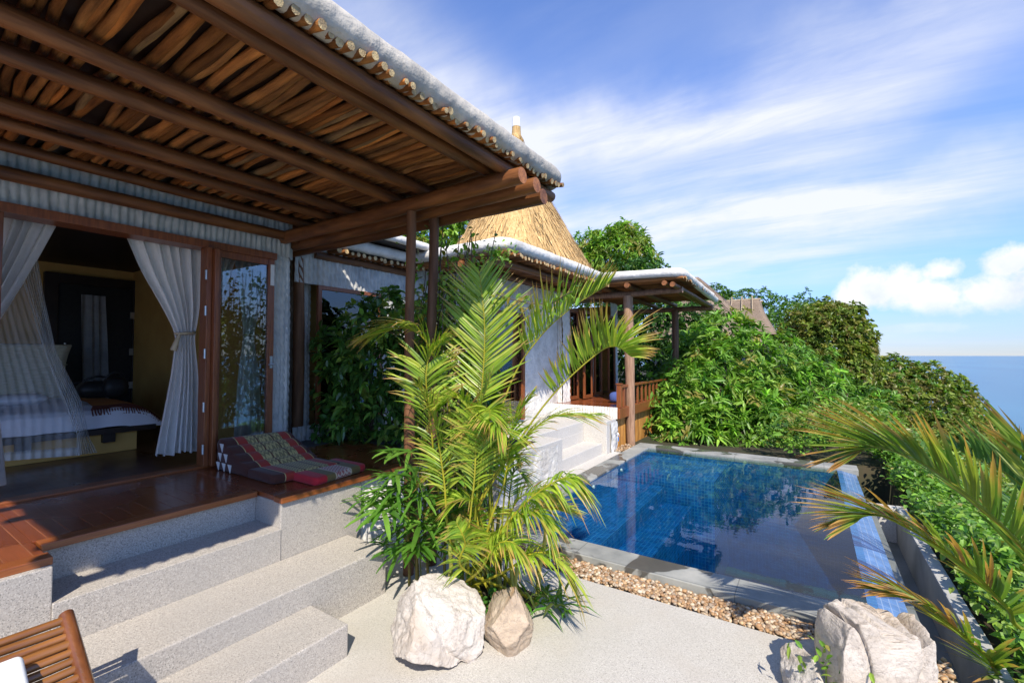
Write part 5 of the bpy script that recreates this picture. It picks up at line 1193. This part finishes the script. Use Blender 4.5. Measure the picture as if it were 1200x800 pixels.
FR = [
 (near([(545, 600, 3.35), (562, 480, 3.5), (568, 390, 3.6), (562, 318, 3.7)], 0), dict(L=.46, start=.52, n=46, vee=.05, fwd=.75, droop=.10, side=RT, tipb=.15)),
 (near([(560, 600, 3.2), (606, 520, 3.25), (650, 460, 3.25), (700, 414, 3.2), (722, 406, 3.12), (740, 418, 3.08)], 1), dict(L=.40, start=.50, n=52, vee=.95, fwd=.35, droop=.03, tipb=.7)),
 (near([(565, 560, 3.5), (598, 450, 3.6), (630, 398, 3.6), (668, 362, 3.55), (715, 332, 3.5)], 2), dict(L=.46, start=.52, n=46, vee=.75, fwd=.55, droop=.02, tipb=.6)),
 (near([(530, 600, 3.4), (528, 490, 3.4), (508, 415, 3.35), (478, 385, 3.3), (430, 394, 3.25)], 3), dict(L=.36, start=.50, n=44, vee=.35, fwd=.7, droop=.35, tipb=.7)),
 (near([(555, 620, 3.2), (590, 545, 3.2), (640, 492, 3.2), (700, 484, 3.2)], 4), dict(L=.26, start=.60, n=26, vee=.15, fwd=.9, droop=.25)),
 (near([(575, 640, 2.95), (615, 590, 2.9), (660, 560, 2.9), (682, 570, 2.9)], 5), dict(L=.26, start=.40, n=40, vee=.25, fwd=.5, droop=.7)),
 (near([(545, 668, 2.85), (545, 635, 2.75), (535, 612, 2.7)], 6), dict(L=.19, start=.35, n=26, vee=.2, fwd=.7, droop=.4, side=RT)),
 (near([(590, 670, 2.9), (625, 648, 2.85), (655, 655, 2.85), (672, 690, 2.85)], 7), dict(L=.24, start=.35, n=30, vee=.3, fwd=.5, droop=.6)),
 (near([(520, 600, 3.3), (505, 500, 3.2), (500, 430, 3.2), (520, 395, 3.2)], 9), dict(L=.34, start=.4, n=40, vee=.2, fwd=.7, droop=.3)),
 (near([(530, 640, 3.1), (520, 560, 3.1), (508, 490, 3.1), (490, 450, 3.05)], 12), dict(L=.28, start=.45, n=34, vee=.3, fwd=.8, droop=.3)),
 (near([(548, 640, 3.0), (556, 560, 3.05), (560, 490, 3.1), (575, 440, 3.1)], 13), dict(L=.30, start=.45, n=34, vee=.3, fwd=.8, droop=.25)),
 (near([(570, 640, 3.1), (592, 560, 3.15), (600, 500, 3.2), (625, 460, 3.2)], 16), dict(L=.28, start=.5, n=34, vee=.3, fwd=.8, droop=.25)),
 (near([(575, 650, 3.0), (600, 610, 2.95), (630, 600, 2.9), (650, 622, 2.85)], 14), dict(L=.25, start=.35, n=30, vee=.3, fwd=.5, droop=.55)),
 (near([(560, 670, 2.8), (580, 640, 2.75), (600, 635, 2.7), (612, 650, 2.7)], 15), dict(L=.22, start=.35, n=26, vee=.3, fwd=.5, droop=.5)),
]
for i, (P, kw) in enumerate(FR): frond(P, palm, seed=50+i, W=.0175, rr=.010, rcol=(1.35, 1.25, .6), **{**kw, 'n': int(kw['n']*1.35), 'droop': kw['droop']+.08})
for i in range(15):
    a = RNG.uniform(0, 6.28); hgt = RNG.uniform(.5, 1.45); rch = RNG.uniform(.10, .46); b0 = rootp(i*1.3)+[RNG.normal(0, .06), RNG.normal(0, .06), 0]; o = np.array([math.cos(a), math.sin(a), 0])
    frond([b0, b0+o*rch*.12+[0, 0, hgt*.5], b0+o*rch*.45+[0, 0, hgt*.9], b0+o*rch*.8+[0, 0, hgt], b0+o*rch*1.15+[0, 0, hgt*.97]], palm, L=RNG.uniform(.20, .32), W=.013, start=.40, n=44, vee=.3, fwd=.6, droop=RNG.uniform(.2, .5), seed=150+i, tipb=.35, dead=.05)
for i in range(13):
    b0 = rootp(i*1.7)+[RNG.normal(0, .05), RNG.normal(0, .05), -.05]; m = MB(); h = RNG.uniform(.3, .62); P = wob_line(b0, b0+[RNG.normal(0, .09), RNG.normal(0, .06), h], 10, .03, 820+i)
    t = RNG.uniform(.7, 1.2); m.tube(P, np.linspace(.020, .013, 10), 9, (t, t, t)); m.build('cane', MT['cane'], palm, True)
m = MB(); m.prism([(-2.22, 2.60), (-1.95, 2.50), (-1.72, 2.56), (-1.62, 2.74), (-1.70, 2.92), (-2.0, 2.97), (-2.2, 2.85)], 2, -.2, .006); tag(m.build('soil_bed', MT['soil']), kind='structure')
# lady palm fans round the post
lady = thing('lady_palm', (-2.55, 2.55, 0), 'lady palm with dark green fan leaves in front of the veranda post', 'palm')
def fan(c, ax, parent, L, n, seed, pal, stem_from=None):
    rng = np.random.default_rng(seed); ax = unit(np.array(ax, float)); m = MB(); s = unit(np.cross(ax, [0, 0, 1.0])); nr = unit(np.cross(s, ax)); V = []; F = []; Cc = []; up = np.array([0, 0, 1.0])
    for i in range(n):
        an = (i/(n-1)-.5)*R(230)+rng.normal(0, .06); d = unit(ax*math.cos(an)+s*math.sin(an)+nr*.25); l = L*rng.uniform(.8, 1.08)*(1-.2*abs(an)/2); w = L*.108*rng.uniform(.8, 1.1); wv = unit(np.cross(d, nr+rng.normal(0, .2, 3))); col = np.array(pal[rng.integers(0, len(pal))])*(1+rng.normal(0, .15)); n0 = len(V); dro = rng.uniform(.25, .55)
        for a, ww in ((0, .25), (.2, .8), (.5, 1), (.85, .75), (1, .25)):
            c_ = np.array(c)+d*l*a-up*l*dro*a*a; V += [c_-wv*w*ww*.5, c_-nr*w*ww*.15, c_+wv*w*ww*.5]; Cc += [col]*3
        for j in range(4): b = n0+j*3; F += [(b, b+3, b+4, b+1), (b+1, b+4, b+5, b+2)]
    m.arr(V, F, np.clip(np.array(Cc), .004, .9))
    if stem_from is not None: m.tube(catmull([stem_from, (np.array(stem_from)+np.array(c))/2+[0, 0, .06], c], 8), .005, 5, (.10, .15, .03))
    return m.build('fan_leaf', MT['frond'], parent)
GL = [(.07, .18, .022), (.10, .23, .03), (.14, .28, .04), (.075, .20, .025)]
for i in range(36):
    a = RNG.uniform(-2.9, .6); z = RNG.uniform(.25, .95); r = RNG.uniform(.12, .38); st = np.array([-2.52+RNG.normal(0, .07), 2.58+RNG.normal(0, .05), z-.22])
    fan(st+[math.cos(a)*r, math.sin(a)*r*.8, .22+RNG.normal(0, .05)], (math.cos(a), math.sin(a), RNG.uniform(-.2, .5)), lady, RNG.uniform(.25, .36), int(RNG.integers(7, 10)), 300+i, GL, st)
fan(atD(487, 560, 3.05), (-.4, -.5, .9), lady, .26, 9, 391, GL, np.array([-2.5, 2.55, .8]))
for i in range(6):
    x, y = -2.52+RNG.normal(0, .07), 2.58+RNG.normal(0, .05); m = MB(); m.tube(wob_line((x, y, 0), (x+RNG.normal(0, .04), y, RNG.uniform(.5, .95)), 8, .02, 870+i), .011, 8, (.45, .4, .4)); m.build('stem', MT['cane'], lady, True)
# strappy plant low at the clump's foot
t = thing('strap_leaf_plant', (-1.55, 2.78, 0), 'low strap leaved plant at the foot of the palm beside the rusty boulder', 'plant')
m = MB(); n = 46; P = np.array([-1.58, 2.80, .03])+RNG.normal(0, [.10, .06, .02], (n, 3)); leaves(m, P, np.stack([RNG.normal(.1, .5, n), RNG.normal(-.1, .4, n), RNG.uniform(.35, 1.1, n)], 1), RNG.uniform(.25, .42, n), .022, pick(n, GL+[(.15, .2, .04)]), .45); m.build('foliage', MT['frond'], t)
t = MB(); n = 120; P = np.array([-1.78, 2.50, .08])+RNG.normal(0, [.05, .05, .05], (n, 3)); leaves(t, P, RNG.normal(size=(n, 3))+[0, -.3, .3], .06, .036, pick(n, [(.05, .16, .02), (.07, .2, .03)]), .2)
tag(t.build('low_herb', MT['leaf']), 'small round leaved herb growing between the two patio boulders', 'plant')

# palm leaning in from the right
rp = thing('coconut_palm', (1.75, 3.3, -.6), 'coarse palm with brown scorched leaf tips leaning in over the infinity edge', 'palm')
PR = [(.23, .33, .055), (.17, .28, .05), (.29, .34, .065), (.13, .24, .045)]
hub = np.array([1.72, 3.62, .15])
RF = [
 ([hub]+pp((1235, 700, 2.75), (1198, 640, 2.65), (1140, 585, 2.55), (1085, 545, 2.5), (1030, 524, 2.45), (1000, 532, 2.42)), dict(L=.54, start=.26, n=80, vee=.60, fwd=1.9, droop=.10, tipb=.5, dead=.10)),
 ([hub]+pp((1215, 745, 2.6), (1180, 711, 2.5), (1138, 668, 2.45), (1091, 634, 2.4), (1045, 608, 2.35), (1020, 603, 2.33), (1002, 608, 2.32)), dict(L=.42, start=.24, n=66, vee=.42, fwd=2.0, droop=.16, tipb=.55, dead=.14)),
 ([hub]+pp((1200, 800, 2.5), (1155, 766, 2.45), (1104, 723, 2.4), (1070, 702, 2.4), (1038, 692, 2.4)), dict(L=.38, start=.24, n=56, vee=.3, fwd=1.9, droop=.22, tipb=.8, dead=.15)),
 ([hub]+pp((1240, 650, 3.0), (1215, 590, 3.1), (1180, 555, 3.15), (1120, 525, 3.2)), dict(L=.42, start=.30, n=46, vee=.9, fwd=.9, droop=.0, tipb=.3, dead=.05, pal=[(.08, .17, .05), (.11, .21, .06)])),
 ([hub]+pp((1250, 630, 2.6), (1235, 560, 2.6), (1200, 528, 2.6)), dict(L=.44, start=.35, n=32, vee=.5, fwd=1.0, droop=.1, tipb=.6, dead=.1)),
 ([hub]+pp((1225, 800, 2.4), (1180, 830, 2.3), (1120, 830, 2.2), (1075, 800, 2.15)), dict(L=.28, start=.30, n=34, vee=.3, fwd=1.0, droop=.3, tipb=.6, dead=.15)),
]
for i, (P, kw) in enumerate(RF): frond(P, rp, W=.024, tl=.5, seed=400+i, rr=.014, rcol=(1.0, 1.1, .7), **{**dict(pal=PR), **kw})
m = MB(); m.tube(wob_line((1.85, 3.5, -1.2), hub, 12, .03, 44), np.linspace(.11, .07, 12), 12, (1, 1, 1)); m.build('trunk', MT['bark'], rp, True)
# shrubs low in the right corner and on the front rock
t = thing('corner_shrub', (1.05, 2.9, -.3), 'small leaved green shrub in the bottom right corner below the palm', 'shrub')
b = [(1.15, 3.05, -.05, .30, .30, .22), (1.0, 2.75, -.10, .25, .25, .22), (1.35, 3.3, 0, .3, .3, .22)]
m = MB(); crown(m, b, 420, 6, .055, .03, G1+G3, newpal=G1new, newf=.15, seed=41); m.build('foliage', MT['leaf'], t); m = MB(); limbs(m, (1.1, 3.0, -.5), .015, [(1.15, 3.05, 0), (1.0, 2.75, 0), (1.35, 3.3, 0)], 9); m.build('trunk', MT['bark'], t, True)
t = MB(); n = 34; q = atD(968, 783, 2.22)+RNG.normal(0, [.06, .04, .05], (n, 3)); leaves(t, q, RNG.normal(size=(n, 3))+[0, -.1, .8], .055, .022, pick(n, G1+G1new), .2); t.tube([atD(968, 800, 2.22)-[0, 0, .1], atD(968, 783, 2.22)], .004, 5, (.1, .15, .03))
tag(t.build('seedling', MT['leaf']), 'tiny green seedling in front of the low pale rock', 'plant')
